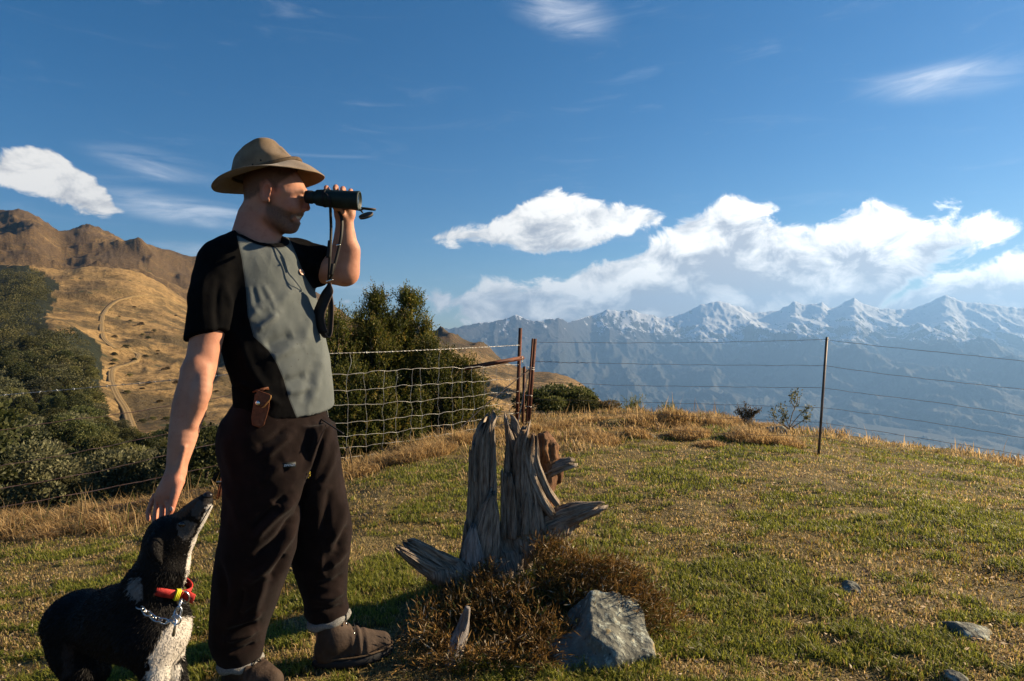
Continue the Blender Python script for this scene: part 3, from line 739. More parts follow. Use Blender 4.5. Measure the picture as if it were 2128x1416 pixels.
def bush():
    kinds = [('dark rounded', 'bush_leaf_dark'), ('olive green', 'bush_leaf_olive'), ('pale grey-green', 'bush_leaf_grey'), ('brownish', 'bush_leaf_brown')]
    var = []
    for i, (nm, mt) in enumerate(kinds):
        for j in range(2):
            cm = crown_mesh('crown', 6500, .080, 40+i*5+j, .95+.25*j, .8+.35*j); cm.materials.append(MATS[mt])
            tm = trunk_mesh('trunk', 90+i*5+j); tm.materials.append(MATS['bark_grey']); var.append((i, cm, tm))
    r = np.random.default_rng(5); spots = []
    tries = 0
    while len(spots) < 185 and tries < 9000:
        tries += 1
        px = -120+r.random()*700; py = 600+r.random()*500
        if px > 330 and not (380 < px < 475): continue
        if not in_poly(np.array([px+26*(px < 330)]), np.array([py-14]), BUSH)[0]: continue
        d = hill_hit(px, py, 14, 170)
        if d is None: continue
        sz = (1.5+2.3*r.random()**1.5)*(.75+.25*min(d/60, 2.2))
        if any((px-q[0])**2+((py-q[1])*1.5)**2 < ((.42*(sz+q[3])/d*FX)**2)*.55 and abs(d-q[2]) < 12 for q in spots): continue
        spots.append((px, py, d, sz))
    words = {0: 'dark green', 1: 'olive green', 2: 'pale grey-green', 3: 'brownish'}
    def which(px, py, sz, i):
        size = 'broad' if sz > 4.2 else 'small' if sz < 2.6 else 'rounded'
        band = 'high in the gully' if py < 760 else 'half way up the gully' if py < 880 else 'low in the gully' if py < 985 else 'at the foot of the gully'
        side = 'by the left edge' if px < 60 else 'left of the track' if px < 200 else 'below the track' if px < 345 else 'beside his trousers'
        return '%s %s bush %s, %s' % (size, words[i], band, side)
    for (px, py, d, sz) in spots:
        k = r.choice(8, p=[.17, .17, .18, .18, .14, .14, .01, .01]); i, cm, tm = var[k]
        g = hill_at(px, d)
        o = empty('bush_tree', g-np.array([0, 0, .2]), which(px, py, sz, i), 'tree', 'bush trees in the gully on the left')
        o.rotation_euler = (0, 0, r.random()*6.28); s = sz*.72; o.scale = (s, s, s*(.8+.5*r.random()))
        link('crown', cm, None, o); link('trunk', tm, None, o)
    # the wood higher up reads as one mass
    Vs, Fs, Ts, o0 = [], [], [], 0; n = 0; t2 = 0
    while n < 300 and t2 < 9000:
        t2 += 1; px = -200+r.random()*460; py = 545+r.random()*300
        if not in_poly(np.array([px+26*(px < 330)]), np.array([py-14]), BUSH)[0]: continue
        d = hill_hit(px, py, 120, 430)
        if d is None: continue
        n += 1; g = hill_at(px, d); s = (1.7+1.8*r.random())*(.8+d/420); m = 420
        dd = r.normal(size=(m, 3)); dd /= np.linalg.norm(dd, axis=1)[:, None]; dd[:, 2] = np.abs(dd[:, 2])*1.0-.15
        Pn = g+np.array([0, 0, s*.35])+dd*np.array([1, 1, .95])*s*(.6+.45*r.random((m, 1)))
        V, F = leaf_quads(Pn, dd+r.normal(size=(m, 3))*.8, s*.115*(.6+.8*r.random(m)), s*.08)
        Vs.append(V); Fs.append(F+o0); o0 += len(V); base = r.random(); Ts.append(np.repeat(np.clip(base*.6+.4*r.random(m), 0, 1), 4))
    me = new_mesh('bush_cover', np.vstack(Vs), np.vstack(Fs), smooth=False); fattr(me, 'tint', np.concatenate(Ts))
    tag(link('bush_cover', me, MATS['bush_leaf_mass']), 'dark bush covering the upper slope left of the dry spur', 'bush', kind='stuff')
    # scattered scrub bushes on the dry spur
    k2 = 0; t3 = 0
    while k2 < 46 and t3 < 4000:
        t3 += 1; px = 215+r.random()*260; py = 640+r.random()*270
        if in_poly(np.array([px]), np.array([py]), BUSH)[0]: continue
        d = hill_hit(px, py, 60, 400)
        if d is None: continue
        k2 += 1; g = hill_at(px, d); i, cm, tm = var[int(r.choice([0, 2, 3, 6, 7]))]
        o = empty('scrub_bush', g-np.array([0, 0, .15]), '%s scrub bush %s, %s' % ('dark green' if i == 0 else 'olive green' if i == 1 else 'grey-green' if i == 2 else 'brown', 'near the top of the track' if py < 710 else 'beside the lower track' if py < 820 else 'below the track', 'close to the track' if px < 310 else 'towards the arm' if px < 390 else 'behind the arm'), 'bush', 'scrub dotted over the dry spur')
        s = .45+.6*r.random()*d/150; o.scale = (s, s, s*.7); link('crown', cm, None, o); link('trunk', tm, None, o)
bush()

# ---- the feathery conifers behind the netting
def conifer(name, label, foot, leaders, spread, n_sprig, seed, group='feathery evergreens behind the netting', mat='totara_leaf', sprig=.18, needle=.046):
    """leaders: list of (x, y, z) tips; foliage sprays clothe every leader from the foot up"""
    r = np.random.default_rng(seed); foot = np.asarray(foot, float)
    o = empty(name, foot, label, 'tree', group)
    Ps, Ds, Tn, wood = [], [], [], []
    tot = sum((t[2]-foot[2])*w for t, w in leaders)
    for (tip, wid) in leaders:
        tip = np.asarray(tip, float); H = tip[2]-foot[2]
        base = foot+np.array([(tip[0]-foot[0])*.35, (tip[1]-foot[1])*.35, 0])
        ax = spline([base, base*.6+tip*.4+np.array([.05*r.normal(), .05*r.normal(), 0]), tip], 14)
        wood.append(tube(ax, np.linspace(.05+.012*H, .008, 14), 6))
        n = int(n_sprig*H*wid/tot)
        nb = 70
        bh = r.random(nb)**.85                                    # boughs, denser low down
        ba = r.random(nb)*6.283
        blen = wid*spread*(1-bh)**.75*(.55+.6*r.random(nb))+.05
        for k in range(nb):
            p0 = np.array([np.interp(bh[k], np.linspace(0, 1, 14), ax[:, q]) for q in range(3)])
            d = np.array([math.cos(ba[k]), math.sin(ba[k]), .35+.75*bh[k]]); d /= np.linalg.norm(d)
            mid = p0+d*blen[k]*.55; end = p0+d*blen[k]+np.array([0, 0, .22*blen[k]])
            q = spline([p0, mid, end], 7)
            if k % 2 == 0: wood.append(tube(q, np.linspace(.016, .004, 7), 4, False))
            m = max(4, int(n/nb*(.35+blen[k]/(wid*spread)*1.1))); t = r.random(m)**.6
            c = np.stack([np.interp(t, np.linspace(0, 1, 7), q[:, j]) for j in range(3)], 1)+r.normal(size=(m, 3))*(.05+.13*blen[k]*(1-t))[:, None]*np.array([1, 1, .8])
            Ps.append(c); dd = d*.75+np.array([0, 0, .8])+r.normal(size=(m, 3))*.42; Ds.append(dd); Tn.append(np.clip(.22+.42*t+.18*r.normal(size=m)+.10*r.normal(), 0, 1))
    S, D, tt = np.vstack(Ps), np.vstack(Ds), np.concatenate(Tn); D /= np.linalg.norm(D, axis=1)[:, None]
    ns = len(S); K = 10; L = sprig*(.6+.8*r.random(ns))
    f = np.tile(np.linspace(.05, 1.0, K), ns); I = np.repeat(np.arange(ns), K)
    base = S[I]+D[I]*(L[I]*f)[:, None]; nd = D[I]*.9+r.normal(size=(ns*K, 3))*.62
    nl = needle*(1.25-.5*f)*(.7+.6*r.random(ns*K))
    V, F = leaf_quads(base, nd, nl, nl*.36, .08)
    me = new_mesh('foliage', V, F, smooth=False); fattr(me, 'tint', np.repeat(np.clip(tt[I]+.12*rng.normal(size=ns*K), 0, 1), 4))
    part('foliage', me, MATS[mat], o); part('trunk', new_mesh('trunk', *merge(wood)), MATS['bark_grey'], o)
    return o
def conifers():
    Y = 10.2
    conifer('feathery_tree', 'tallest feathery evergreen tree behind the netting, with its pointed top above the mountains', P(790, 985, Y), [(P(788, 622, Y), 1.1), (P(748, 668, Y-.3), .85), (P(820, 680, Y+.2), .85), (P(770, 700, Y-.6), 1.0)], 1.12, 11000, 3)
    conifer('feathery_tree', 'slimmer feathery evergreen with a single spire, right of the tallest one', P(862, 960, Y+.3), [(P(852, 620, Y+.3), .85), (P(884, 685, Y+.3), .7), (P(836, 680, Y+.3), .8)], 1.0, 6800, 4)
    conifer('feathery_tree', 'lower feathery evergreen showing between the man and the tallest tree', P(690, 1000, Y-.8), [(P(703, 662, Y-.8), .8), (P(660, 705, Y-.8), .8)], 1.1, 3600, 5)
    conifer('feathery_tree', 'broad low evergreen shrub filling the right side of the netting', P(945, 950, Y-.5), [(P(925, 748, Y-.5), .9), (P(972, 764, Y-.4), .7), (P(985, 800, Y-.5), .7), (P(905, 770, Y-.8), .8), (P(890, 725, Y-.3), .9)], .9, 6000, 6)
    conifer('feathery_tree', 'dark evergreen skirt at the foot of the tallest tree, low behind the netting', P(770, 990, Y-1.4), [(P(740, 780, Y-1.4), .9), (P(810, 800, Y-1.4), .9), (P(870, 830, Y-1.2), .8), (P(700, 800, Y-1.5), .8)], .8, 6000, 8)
conifers()

# ---- low scrub just over the brow, right of the strainer post
def scrub():
    r = np.random.default_rng(77); words = []
    spots = [(1138,868,13.2,.80,0),(1182,866,13.6,.78,0),(1224,866,13.2,.62,1),(1262,868,13.0,.52,3),(1298,872,12.4,.34,3),(1155,890,11.4,.42,1)]
    lab = ['dark low bush just right of the rusty strainer post', 'dark low bush in the middle of the clump beyond the fence', 'olive low bush right of the middle of the clump beyond the fence', 'olive low bush near the right end of the clump beyond the fence', 'small brown bush at the right end of the clump beyond the fence', 'low bush nearest the fence at the foot of the strainer post']
    mats = ['bush_leaf_dark', 'bush_leaf_olive', 'bush_leaf_grey', 'bush_leaf_brown']
    for k, (px, py, Y, s, m) in enumerate(spots):
        g = P(px, py, Y)-np.array([0, 0, .25]); o = empty('low_bush', g, lab[k], 'bush', 'bushes over the brow beyond the fence')
        o.scale = (s, s, s*.8); o.rotation_euler = (0, 0, r.random()*6)
        cm = crown_mesh('crown', 5200, .075, 200+k, 1.1, .75, 15); link('crown', cm, MATS[mats[m]], o); link('trunk', trunk_mesh('trunk', 300+k, .8, .04), MATS['bark_grey'], o)
    # two dark little shoots on the skyline of the lawn
    for (px, py0, py1, Y, lb) in [(1322,868,842,10.6,'tiny dark evergreen seedling on the skyline of the dry grass'), (1388,870,852,10.6,'very small brown seedling on the dry grass skyline right of the dark one')]:
        conifer('seedling', lb, P(px, py0+14, Y), [(P(px, py1, Y), .8)], .14, 160, int(px), 'seedlings on the skyline', sprig=.09, needle=.025)
    # the sparse grey shrub by the thin post, with a few clumps of leaves on bare stems
    b = NB('pale_stem'); b.set('Base Color', (.24, .20, .14)); b.set('Roughness', .9)
    Y = 7.6; foot = P(1640, 890, Y)
    o = empty('sparse_shrub', foot, 'sparse grey-green shrub with bare stems left of the thin fence post', 'shrub')
    stems = [[(1640,892),(1646,862),(1656,838),(1658,815)],[(1642,892),(1632,868),(1622,842)],[(1640,890),(1662,862),(1684,846)],[(1645,890),(1672,872),(1680,868)],[(1640,892),(1612,872),(1606,852)],[(1652,848),(1644,832),(1652,812)],[(1640,892),(1625,878),(1634,866)]]
    Ps, Ds, W = [], [], []
    for st in stems:
        q = np.array([P(u, v, Y+.05*r.normal()) for u, v in st]); C = spline(q, 14); W.append(tube(C, np.linspace(.007, .0025, 14), 5))
        m = 70; t = .55+.45*r.random(m); c = np.stack([np.interp(t, np.linspace(0, 1, 14), C[:, j]) for j in range(3)], 1)+r.normal(size=(m, 3))*.022
        Ps.append(c); Ds.append(np.array([0, 0, .6])+r.normal(size=(m, 3))*.8)
    V, F = leaf_quads(np.vstack(Ps), np.vstack(Ds), .030, .016); me = new_mesh('foliage', V, F, smooth=False); fattr(me, 'tint', np.repeat(r.random(len(V)//4), 4))
    part('foliage', me, MATS['bush_leaf_grey'], o); part('stem', new_mesh('stem', *merge(W)), MATS['pale_stem'], o)
    Y = 8.6; foot = P(1552, 880, Y)
    o = empty('dry_shrub', foot, 'wispy straw coloured shrub on the brow left of the sparse grey shrub', 'shrub')
    Ps, Ds, W = [], [], []
    for k in range(34):
        u = 1525+r.random()*58; q = np.array([P(1545+r.random()*24, 884, Y+.1*r.normal()), P((u+1550)/2, 868-8*r.random(), Y), P(u, 862-30*r.random()*(1-abs(u-1548)/60), Y)]); C = spline(q, 8); W.append(tube(C, np.linspace(.004, .0015, 8), 4))
        m = 26; t = .3+.7*r.random(m); c = np.stack([np.interp(t, np.linspace(0, 1, 8), C[:, j]) for j in range(3)], 1)+r.normal(size=(m, 3))*.014; Ps.append(c); Ds.append(np.array([0, 0, .9])+r.normal(size=(m, 3))*.6)
    V, F = leaf_quads(np.vstack(Ps), np.vstack(Ds), .032, .009); me = new_mesh('foliage', V, F, smooth=False); fattr(me, 'tint', np.repeat(r.random(len(V)//4), 4))
    part('foliage', me, MATS['bush_leaf_brown'], o); part('stem', new_mesh('stem', *merge(W)), MATS['pale_stem'], o)
scrub()
# ================================================================== solid modelling on a grid
def smin(a, b, k):
    if k <= 0: return np.minimum(a, b)
    h = np.clip(.5+.5*(b-a)/k, 0, 1); return b+(a-b)*h-k*h*(1-h)
class Solid:
    """signed-distance volume; primitives are blended in, mesh() gives one continuous skin"""
    def __init__(self, lo, hi, res):
        self.lo = np.asarray(lo, float); self.res = res; n = np.ceil((np.asarray(hi, float)-self.lo)/res).astype(int)+1
        self.ax = [self.lo[k]+np.arange(n[k])*res for k in range(3)]; self.f = np.full(n, .08, np.float32)
    def _win(self, lo, hi):
        s = []
        for k in range(3):
            a = int(np.clip(np.floor((lo[k]-self.lo[k])/self.res), 0, len(self.ax[k])-1)); b = int(np.clip(np.ceil((hi[k]-self.lo[k])/self.res)+1, a+1, len(self.ax[k])))
            s.append(slice(a, b))
        return tuple(s)
    def _grid(self, s): return np.meshgrid(self.ax[0][s[0]], self.ax[1][s[1]], self.ax[2][s[2]], indexing='ij', sparse=True)
    def put(self, fn, lo, hi, k=.01, mode='add'):
        pad = .035+k; s = self._win(np.asarray(lo)-pad, np.asarray(hi)+pad); X, Y, Z = self._grid(s); d = fn(X, Y, Z).astype(np.float32); w = self.f[s]
        self.f[s] = smin(w, d, k) if mode == 'add' else -smin(-w, d, k)
        return self
    def cone(self, a, b, ra, rb, k=.01, mode='add'):
        a = np.asarray(a, float); b = np.asarray(b, float); ba = b-a; l2 = ba.dot(ba)+1e-12; m = max(ra, rb)
        def fn(X, Y, Z):
            t = np.clip(((X-a[0])*ba[0]+(Y-a[1])*ba[1]+(Z-a[2])*ba[2])/l2, 0, 1)
            return np.sqrt((X-a[0]-ba[0]*t)**2+(Y-a[1]-ba[1]*t)**2+(Z-a[2]-ba[2]*t)**2)-(ra+(rb-ra)*t)
        return self.put(fn, np.minimum(a, b)-m, np.maximum(a, b)+m, k, mode)
    def chain(self, pts, rad, k=.01):
        """one smooth tapering limb through pts"""
        q = np.hstack([np.asarray(pts, float), np.asarray(rad, float)[:, None]]); n = max(6, 5*(len(q)-1)+1); q = spline(q, n) if len(q) > 2 else spline(q, 3); m = q[:, 3].max()
        def fn(X, Y, Z):
            d = None
            for i in range(len(q)-1):
                a, b = q[i, :3], q[i+1, :3]; ba = b-a; t = np.clip(((X-a[0])*ba[0]+(Y-a[1])*ba[1]+(Z-a[2])*ba[2])/(ba.dot(ba)+1e-12), 0, 1)
                e = np.sqrt((X-a[0]-ba[0]*t)**2+(Y-a[1]-ba[1]*t)**2+(Z-a[2]-ba[2]*t)**2)-(q[i, 3]+(q[i+1, 3]-q[i, 3])*t); d = e if d is None else np.minimum(d, e)
            return d
        return self.put(fn, q[:, :3].min(0)-m, q[:, :3].max(0)+m, k)
    def ball(self, c, r, k=.01, mode='add', rot=None):
        """ellipsoid; rot = 3x3 with the ellipsoid's axes as rows"""
        c = np.asarray(c, float); r = np.broadcast_to(np.asarray(r, float), (3,)); m = r.max(); A = np.eye(3) if rot is None else np.asarray(rot, float)
        def fn(X, Y, Z):
            x, y, z = X-c[0], Y-c[1], Z-c[2]; q = [(A[i, 0]*x+A[i, 1]*y+A[i, 2]*z)/r[i] for i in range(3)]
            k0 = np.sqrt(q[0]**2+q[1]**2+q[2]**2); k1 = np.sqrt((q[0]/r[0])**2+(q[1]/r[1])**2+(q[2]/r[2])**2)+1e-9
            return k0*(k0-1)/k1
        return self.put(fn, c-m, c+m, k, mode)
    def loft(self, rows, k=.01, power=2.0, mode='add'):
        """stack of ellipses: rows (z, cx, cy, a, b, angle of the a-axis)"""
        q = np.asarray(rows, float); q = q[q[:, 0].argsort()]; n = 60; s = spline(q, n); s = s[s[:, 0].argsort()]; z0, z1 = q[0, 0], q[-1, 0]
        def fn(X, Y, Z):
            zz = np.clip(Z, z0, z1); I = [np.interp(zz.ravel(), s[:, 0], s[:, j]).reshape(zz.shape) for j in range(1, 6)]
            cx, cy, a, b, th = I; x, y = X-cx, Y-cy; c_, s_ = np.cos(th), np.sin(th); u = (x*c_+y*s_)/a; v = (-x*s_+y*c_)/b
            r = (np.abs(u)**power+np.abs(v)**power)**(1/power); rr = np.sqrt(x*x+y*y)+1e-6
            d = (r-1)*np.minimum(rr/np.maximum(r, 1e-3), np.maximum(a, b)); e = np.maximum(z0-Z, Z-z1)
            return np.where(e > 0, np.sqrt(np.maximum(d, 0)**2+e*e)+np.minimum(d, 0)*0, np.maximum(d, e))
        m = s[:, 3:5].max(); lo = np.array([s[:, 1].min()-m, s[:, 2].min()-m, z0]); hi = np.array([s[:, 1].max()+m, s[:, 2].max()+m, z1])
        return self.put(fn, lo, hi, k, mode)
    def mesh(self):
        """naive surface nets"""
        f = self.f; ins = f < 0
        c = np.zeros(tuple(n-1 for n in f.shape), np.uint8)
        for dx in (0, 1):
            for dy in (0, 1):
                for dz in (0, 1): c += ins[dx:f.shape[0]-1+dx, dy:f.shape[1]-1+dy, dz:f.shape[2]-1+dz]
        act = (c > 0) & (c < 8); I = np.argwhere(act); vid = np.full(act.shape, -1, np.int32); vid[act] = np.arange(len(I))
        acc = np.zeros((len(I), 3)); cnt = np.zeros(len(I))
        for ax in range(3):
            o1, o2 = [a for a in range(3) if a != ax]
            for a in (0, 1):
                for b_ in (0, 1):
                    p = I.copy(); p[:, o1] += a; p[:, o2] += b_; q = p.copy(); q[:, ax] += 1
                    fa = f[p[:, 0], p[:, 1], p[:, 2]]; fb = f[q[:, 0], q[:, 1], q[:, 2]]; m = (fa < 0) != (fb < 0)
                    t = np.where(m, fa/(fa-fb+1e-12), 0); w = np.zeros((len(I), 3)); w[:, o1] = a; w[:, o2] = b_; w[:, ax] = t
                    acc[m] += w[m]; cnt[m] += 1
        V = self.lo+(I+acc/cnt[:, None])*self.res; quads = []
        for ax in range(3):
            o1, o2 = [(1, 2), (2, 0), (0, 1)][ax]
            sl = [slice(None)]*3; sh = [slice(None)]*3; sl[ax] = slice(0, -1); sh[ax] = slice(1, None)
            for o in (o1, o2): sl[o] = slice(1, -1); sh[o] = slice(1, -1)
            A = ins[tuple(sl)]; B = ins[tuple(sh)]
            for flip, M_ in ((False, A & ~B), (True, ~A & B)):
                e = np.argwhere(M_)
                if not len(e): continue
                e[:, o1] += 1; e[:, o2] += 1
                def g(da, db):
                    p = e.copy(); p[:, o1] -= da; p[:, o2] -= db; return vid[p[:, 0], p[:, 1], p[:, 2]]
                q = np.stack([g(1, 1), g(0, 1), g(0, 0), g(1, 0)], 1); quads.append(q[:, ::-1] if flip else q)
        return V, np.vstack(quads)
def vnormals(V, F):
    n = np.cross(V[F[:, 2]]-V[F[:, 0]], V[F[:, 3]]-V[F[:, 1]]); N = np.zeros_like(V)
    for k in range(4): np.add.at(N, F[:, k], n)
    return N/(np.linalg.norm(N, axis=1)[:, None]+1e-12)
def relax(V, F, it=1, lam=.5):
    E = np.vstack([F[:, [0, 1]], F[:, [1, 2]], F[:, [2, 3]], F[:, [3, 0]]])
    for _ in range(it):
        S = np.zeros_like(V); c = np.zeros(len(V))
        np.add.at(S, E[:, 0], V[E[:, 1]]); np.add.at(c, E[:, 0], 1); np.add.at(S, E[:, 1], V[E[:, 0]]); np.add.at(c, E[:, 1], 1)
        V = V+lam*(S/np.maximum(c, 1)[:, None]-V)
    return V
def seg_dist(px, py, line):
    """distance in photo pixels from points to a polyline, and the position 0..1 along it"""
    best = np.full(np.shape(px), 1e9); tb = np.zeros(np.shape(px)); n = len(line)-1
    for i in range(n):
        (x0, y0), (x1, y1) = line[i], line[i+1]; dx, dy = x1-x0, y1-y0; t = np.clip(((px-x0)*dx+(py-y0)*dy)/(dx*dx+dy*dy+1e-9), 0, 1)
        d = np.hypot(px-x0-dx*t, py-y0-dy*t); m = d < best; best = np.where(m, d, best); tb = np.where(m, (i+t)/n, tb)
    return best, tb
# ================================================================== GRASS, STONES
def blades(X, Y, Z, L, Wd, lean, col, name, mat, kind_label):
    """three-sided strips bent over: V per blade 5"""
    n = len(X); th = rng.random(n)*6.283; d = np.stack([np.cos(th), np.sin(th)], 1); s = np.stack([-d[:, 1], d[:, 0]], 1)
    b0 = np.stack([X, Y, Z], 1); S = np.concatenate([s*Wd[:, None]*.5, np.zeros((n, 1))], 1)
    def at(t):
        o = lean*L*t*t; return b0+np.stack([d[:, 0]*o, d[:, 1]*o, L*t*np.sqrt(np.maximum(.08, 1-(lean*t)**2*.6))], 1)
    m, e = at(.55), at(1.0)
    V = np.stack([b0-S-np.array([0, 0, .006]), b0+S-np.array([0, 0, .006]), m+S*.8, m-S*.8, e], 1).reshape(-1, 3)
    i = np.arange(n)*5; F = np.stack([i, i+1, i+2, i+3], 1); T = np.stack([i+3, i+2, i+4], 1)
    me = new_mesh(name, V, F, T, smooth=False); cattr(me, 'col', np.repeat(col, 5, axis=0))
    o = link(name, me, mat); tag(o, *kind_label, kind='stuff'); return o
def lawn():
    b = NB('grass_blade'); b.leaf(b.attr('col', 'Color'), .55, .5)
    N = 480000
    Y = 1.75*np.exp(rng.random(N)*math.log(10.8/1.75)); X = (rng.random(N)-.5)*2*1.18*Y
    e = edge_dist(X, Y); k = (e < .25); X, Y, e = X[k], Y[k], e[k]
    g = green_mask(X, Y); tuft = fbm2(X*14, Y*14, 2, 31); n = len(X)
    bare = fbm2(X*2.3+8, Y*2.8, 3, 35)
    keep = (rng.random(n) < .42+.58*g+.2*(tuft > .5)) & ~((bare > .62) & (rng.random(n) < .6) & (g < .5))
    X, Y, e, g, tuft = X[keep], Y[keep], e[keep], g[keep], tuft[keep]; n = len(X); Z = ground_z(X, Y)
    isg = rng.random(n) < g**1.25*.93+.05
    L = (.009+.012*rng.random(n)+.022*np.clip(tuft-.45, 0, 1)+.010*g)*np.where(isg, 1.1, 1.0)*(1+.02*Y)
    Wd = (.0022+.0012*Y*.55)*(.7+.6*rng.random(n))
    v = rng.random(n)[:, None]
    cg = np.array([.090, .115, .014])*(1-v)+np.array([.33, .33, .055])*v
    cd = np.array([.22, .14, .050])*(1-v)+np.array([.70, .51, .24])*v
    yg = (rng.random(n) < .24)[:, None]; cd = np.where(yg, np.array([.27, .23, .045])*(.6+.8*v), cd)
    moss = ((fbm2(X*1.7+3, Y*1.7, 3, 61) > .58) & (rng.random(n) < .5))[:, None]; cd = np.where(moss, np.array([.16, .105, .016])+.12*v*np.array([1, .75, .2]), cd)
    blades(X, Y, Z, L, Wd, .35+.85*rng.random(n), np.where(isg[:, None], cg, cd), 'turf_grass', b.m, ('short patchy green and straw turf of the hilltop', 'grass'))
    # curled dead leaves and chips lying in the turf
    N = 5000; Y = 1.8*np.exp(rng.random(N)*math.log(7/1.8)); X = (rng.random(N)-.5)*2*.9*Y; k = fbm2(X*1.1, Y*1.1, 3, 33) > .46; X, Y = X[k], Y[k]; Z = ground_z(X, Y)+.012
    V, F = leaf_quads(np.stack([X, Y, Z], 1), np.stack([rng.normal(size=len(X)), rng.normal(size=len(X)), .25*rng.normal(size=len(X))], 1), .010+.014*rng.random(len(X)), .009, .5)
    me = new_mesh('leaf_litter', V, F, smooth=False); v = rng.random(len(X))[:, None]; cattr(me, 'col', np.repeat(np.array([.20, .12, .06])*(1-v)+np.array([.62, .52, .38])*v, 4, axis=0))
    tag(link('leaf_litter', me, b.m), 'dead leaves and pale chips lying in the turf', 'leaves', kind='stuff')
    # long dry grass: along the brow, under the netting and over the humps beyond the fence
    N = 260000; Xs, Ys, Ls = [], [], []
    Y = 3.0*np.exp(rng.random(N)*math.log(11.5/3.0)); X = (rng.random(N)-.5)*2*1.12*Y; e = edge_dist(X, Y)
    clump = fbm2(X*3.2, Y*3.2, 3, 44)
    leftw = smooth01((-X+.6)/1.2)
    w = leftw*np.exp(-((e+.25)/.42)**2)*1.2 + (1-leftw)*(.95*smooth01((e+2.1)/.5)*smooth01((.7-e)/.4)*smooth01((3.9-X)/.9)+.35*smooth01((e+1.1)/.6)*smooth01((.5-e)/.4))
    k = rng.random(N) < w*(.15+2.4*np.clip(clump-.36, 0, 1)); X, Y, e, clump, leftw = X[k], Y[k], e[k], clump[k], leftw[k]; n = len(X); Z = ground_z(X, Y)
    L = (.035+.065*rng.random(n)+.36*np.clip(clump-.44, 0, 1))*(1-.10*(1-leftw)); tall = rng.random(n) < .018; L = np.where(tall, L*1.9, L)
    v = rng.random(n)[:, None]; col = np.array([.24, .145, .055])*(1-v)+np.array([.62, .44, .21])*v
    gr = (rng.random(n) < .07)[:, None]; col = np.where(gr, np.array([.12, .14, .03]), col)
    blades(X, Y, Z, L, .0030+.0011*Y*(.5+.5*rng.random(n)), np.where(tall, .25, .5+.8*rng.random(n)), col, 'dry_grass', b.m, ('long dry straw coloured grass along the brow and under the fences', 'grass'))
lawn()
def tussocks():
    """domes of dry grass beyond the fence and at the foot of the netting"""
    Xs, Ys, Ls, Dx, Dy = [], [], [], [], []
    for (px, py, r0, h) in [(1328,905,.17,.15),(1432,908,.24,.19),(1563,914,.30,.22),(1417,882,.26,.16),(1240,916,.28,.16),(1161,893,.20,.17),(1118,900,.18,.20),(1630,924,.22,.16),(1228,880,.26,.16),(1290,878,.26,.15),(1350,878,.28,.15),(1500,884,.26,.16),(1475,926,.16,.10),(1530,880,.22,.15),(1600,892,.2,.14),(1190,912,.16,.12),(893,945,.22,.22),(962,920,.20,.22),(850,958,.2,.2),(800,965,.2,.17),(745,985,.2,.15),(1020,905,.18,.18),(920,935,.15,.16),(60,1085,.3,.17),(160,1075,.3,.17),(250,1062,.28,.16),(330,1050,.28,.16),(110,1105,.25,.13),(15,1100,.3,.16),(210,1090,.25,.12),(400,1045,.2,.15)]:
        g = ground_pt(px, py); n = int(900*r0/.2); th = rng.random(n)*6.283; rr = r0*np.sqrt(rng.random(n)); Xs.append(g[0]+rr*np.cos(th)); Ys.append(g[1]+rr*np.sin(th)); Ls.append(h*(.55+.6*rng.random(n))*(1.05-.5*rr/r0))
    X, Y, L = map(np.concatenate, (Xs, Ys, Ls)); n = len(X); Z = ground_z(X, Y); v = rng.random(n)[:, None]
    col = np.array([.30, .185, .070])*(1-v)+np.array([.70, .50, .24])*v
    blades(X, Y, Z, L, .004+.0006*Y*rng.random(n), .55+.75*rng.random(n), col, 'dry_tussocks', MATS['grass_blade'], ('golden domes of dry grass beyond the fence and under the netting', 'grass'))

def rock_mat():
    b = NB('lichen_rock'); c = b.coord('Object'); n = b.noise(c, 9, 6, .65); v = b.voro(c, 45); n2 = b.noise(c, 28, 5, .7); n3 = b.noise(c, 4, 3)
    col = b.ramp(n, [(.3, (.060, .062, .052)), (.55, (.145, .146, .120)), (.75, (.25, .245, .20))])
    lich = b.math('MULTIPLY', b.step(n2, .50, .60), b.step(n3, .38, .58)); col = b.mix(lich, col, (.36, .39, .33))
    col = b.mix(b.step(b.noise(c, 60, 3), .66, .72), col, (.045, .042, .038))
    col = b.mix(b.math('MULTIPLY', b.step(b.noise(c, 14, 4), .62, .70), .7), col, (.34, .22, .06))
    b.set('Base Color', col); b.set('Roughness', .9); b.bump(b.math('ADD', n2, b.math('MULTIPLY', v, .5)), .012, 1.0)
rock_mat()
def rock(name, label, c, size, seed, group=None, sink=.3, planes=11, res=None):
    r = np.random.default_rng(seed); c = np.asarray(c, float); size = np.asarray(size, float); res = res or size.max()/26
    s = Solid(-size*1.35, size*1.35, res); s.f[:] = .2
    D = r.normal(size=(planes, 3)); D /= np.linalg.norm(D, axis=1)[:, None]; off = .55+.35*r.random(planes)
    def fn(X, Y, Z):
        x, y, z = X/size[0], Y/size[1], Z/size[2]; q = np.sqrt(x*x+y*y+z*z)-1
        for d, o in zip(D, off): q = -smin(-q, -(x*d[0]+y*d[1]+z*d[2]-o), .05)
        return (q+.10*(fbm3(x*2.4+seed, y*2.4, z*2.4, 4, seed)-.5)*2)*size.min()
    X, Y, Z = np.meshgrid(*s.ax, indexing='ij'); s.f = fn(X, Y, Z).astype(np.float32)
    s.f[[0, -1]] = .1; s.f[:, [0, -1]] = .1; s.f[:, :, [0, -1]] = .1
    V, F = s.mesh(); me = new_mesh(name, V, F); o = link(name, me, MATS['lichen_rock']); o.location = c-np.array([0, 0, size[2]*sink]); o.rotation_euler = (0, 0, r.random()*6 if group else 0)
    return tag(o, label, 'rock', group)
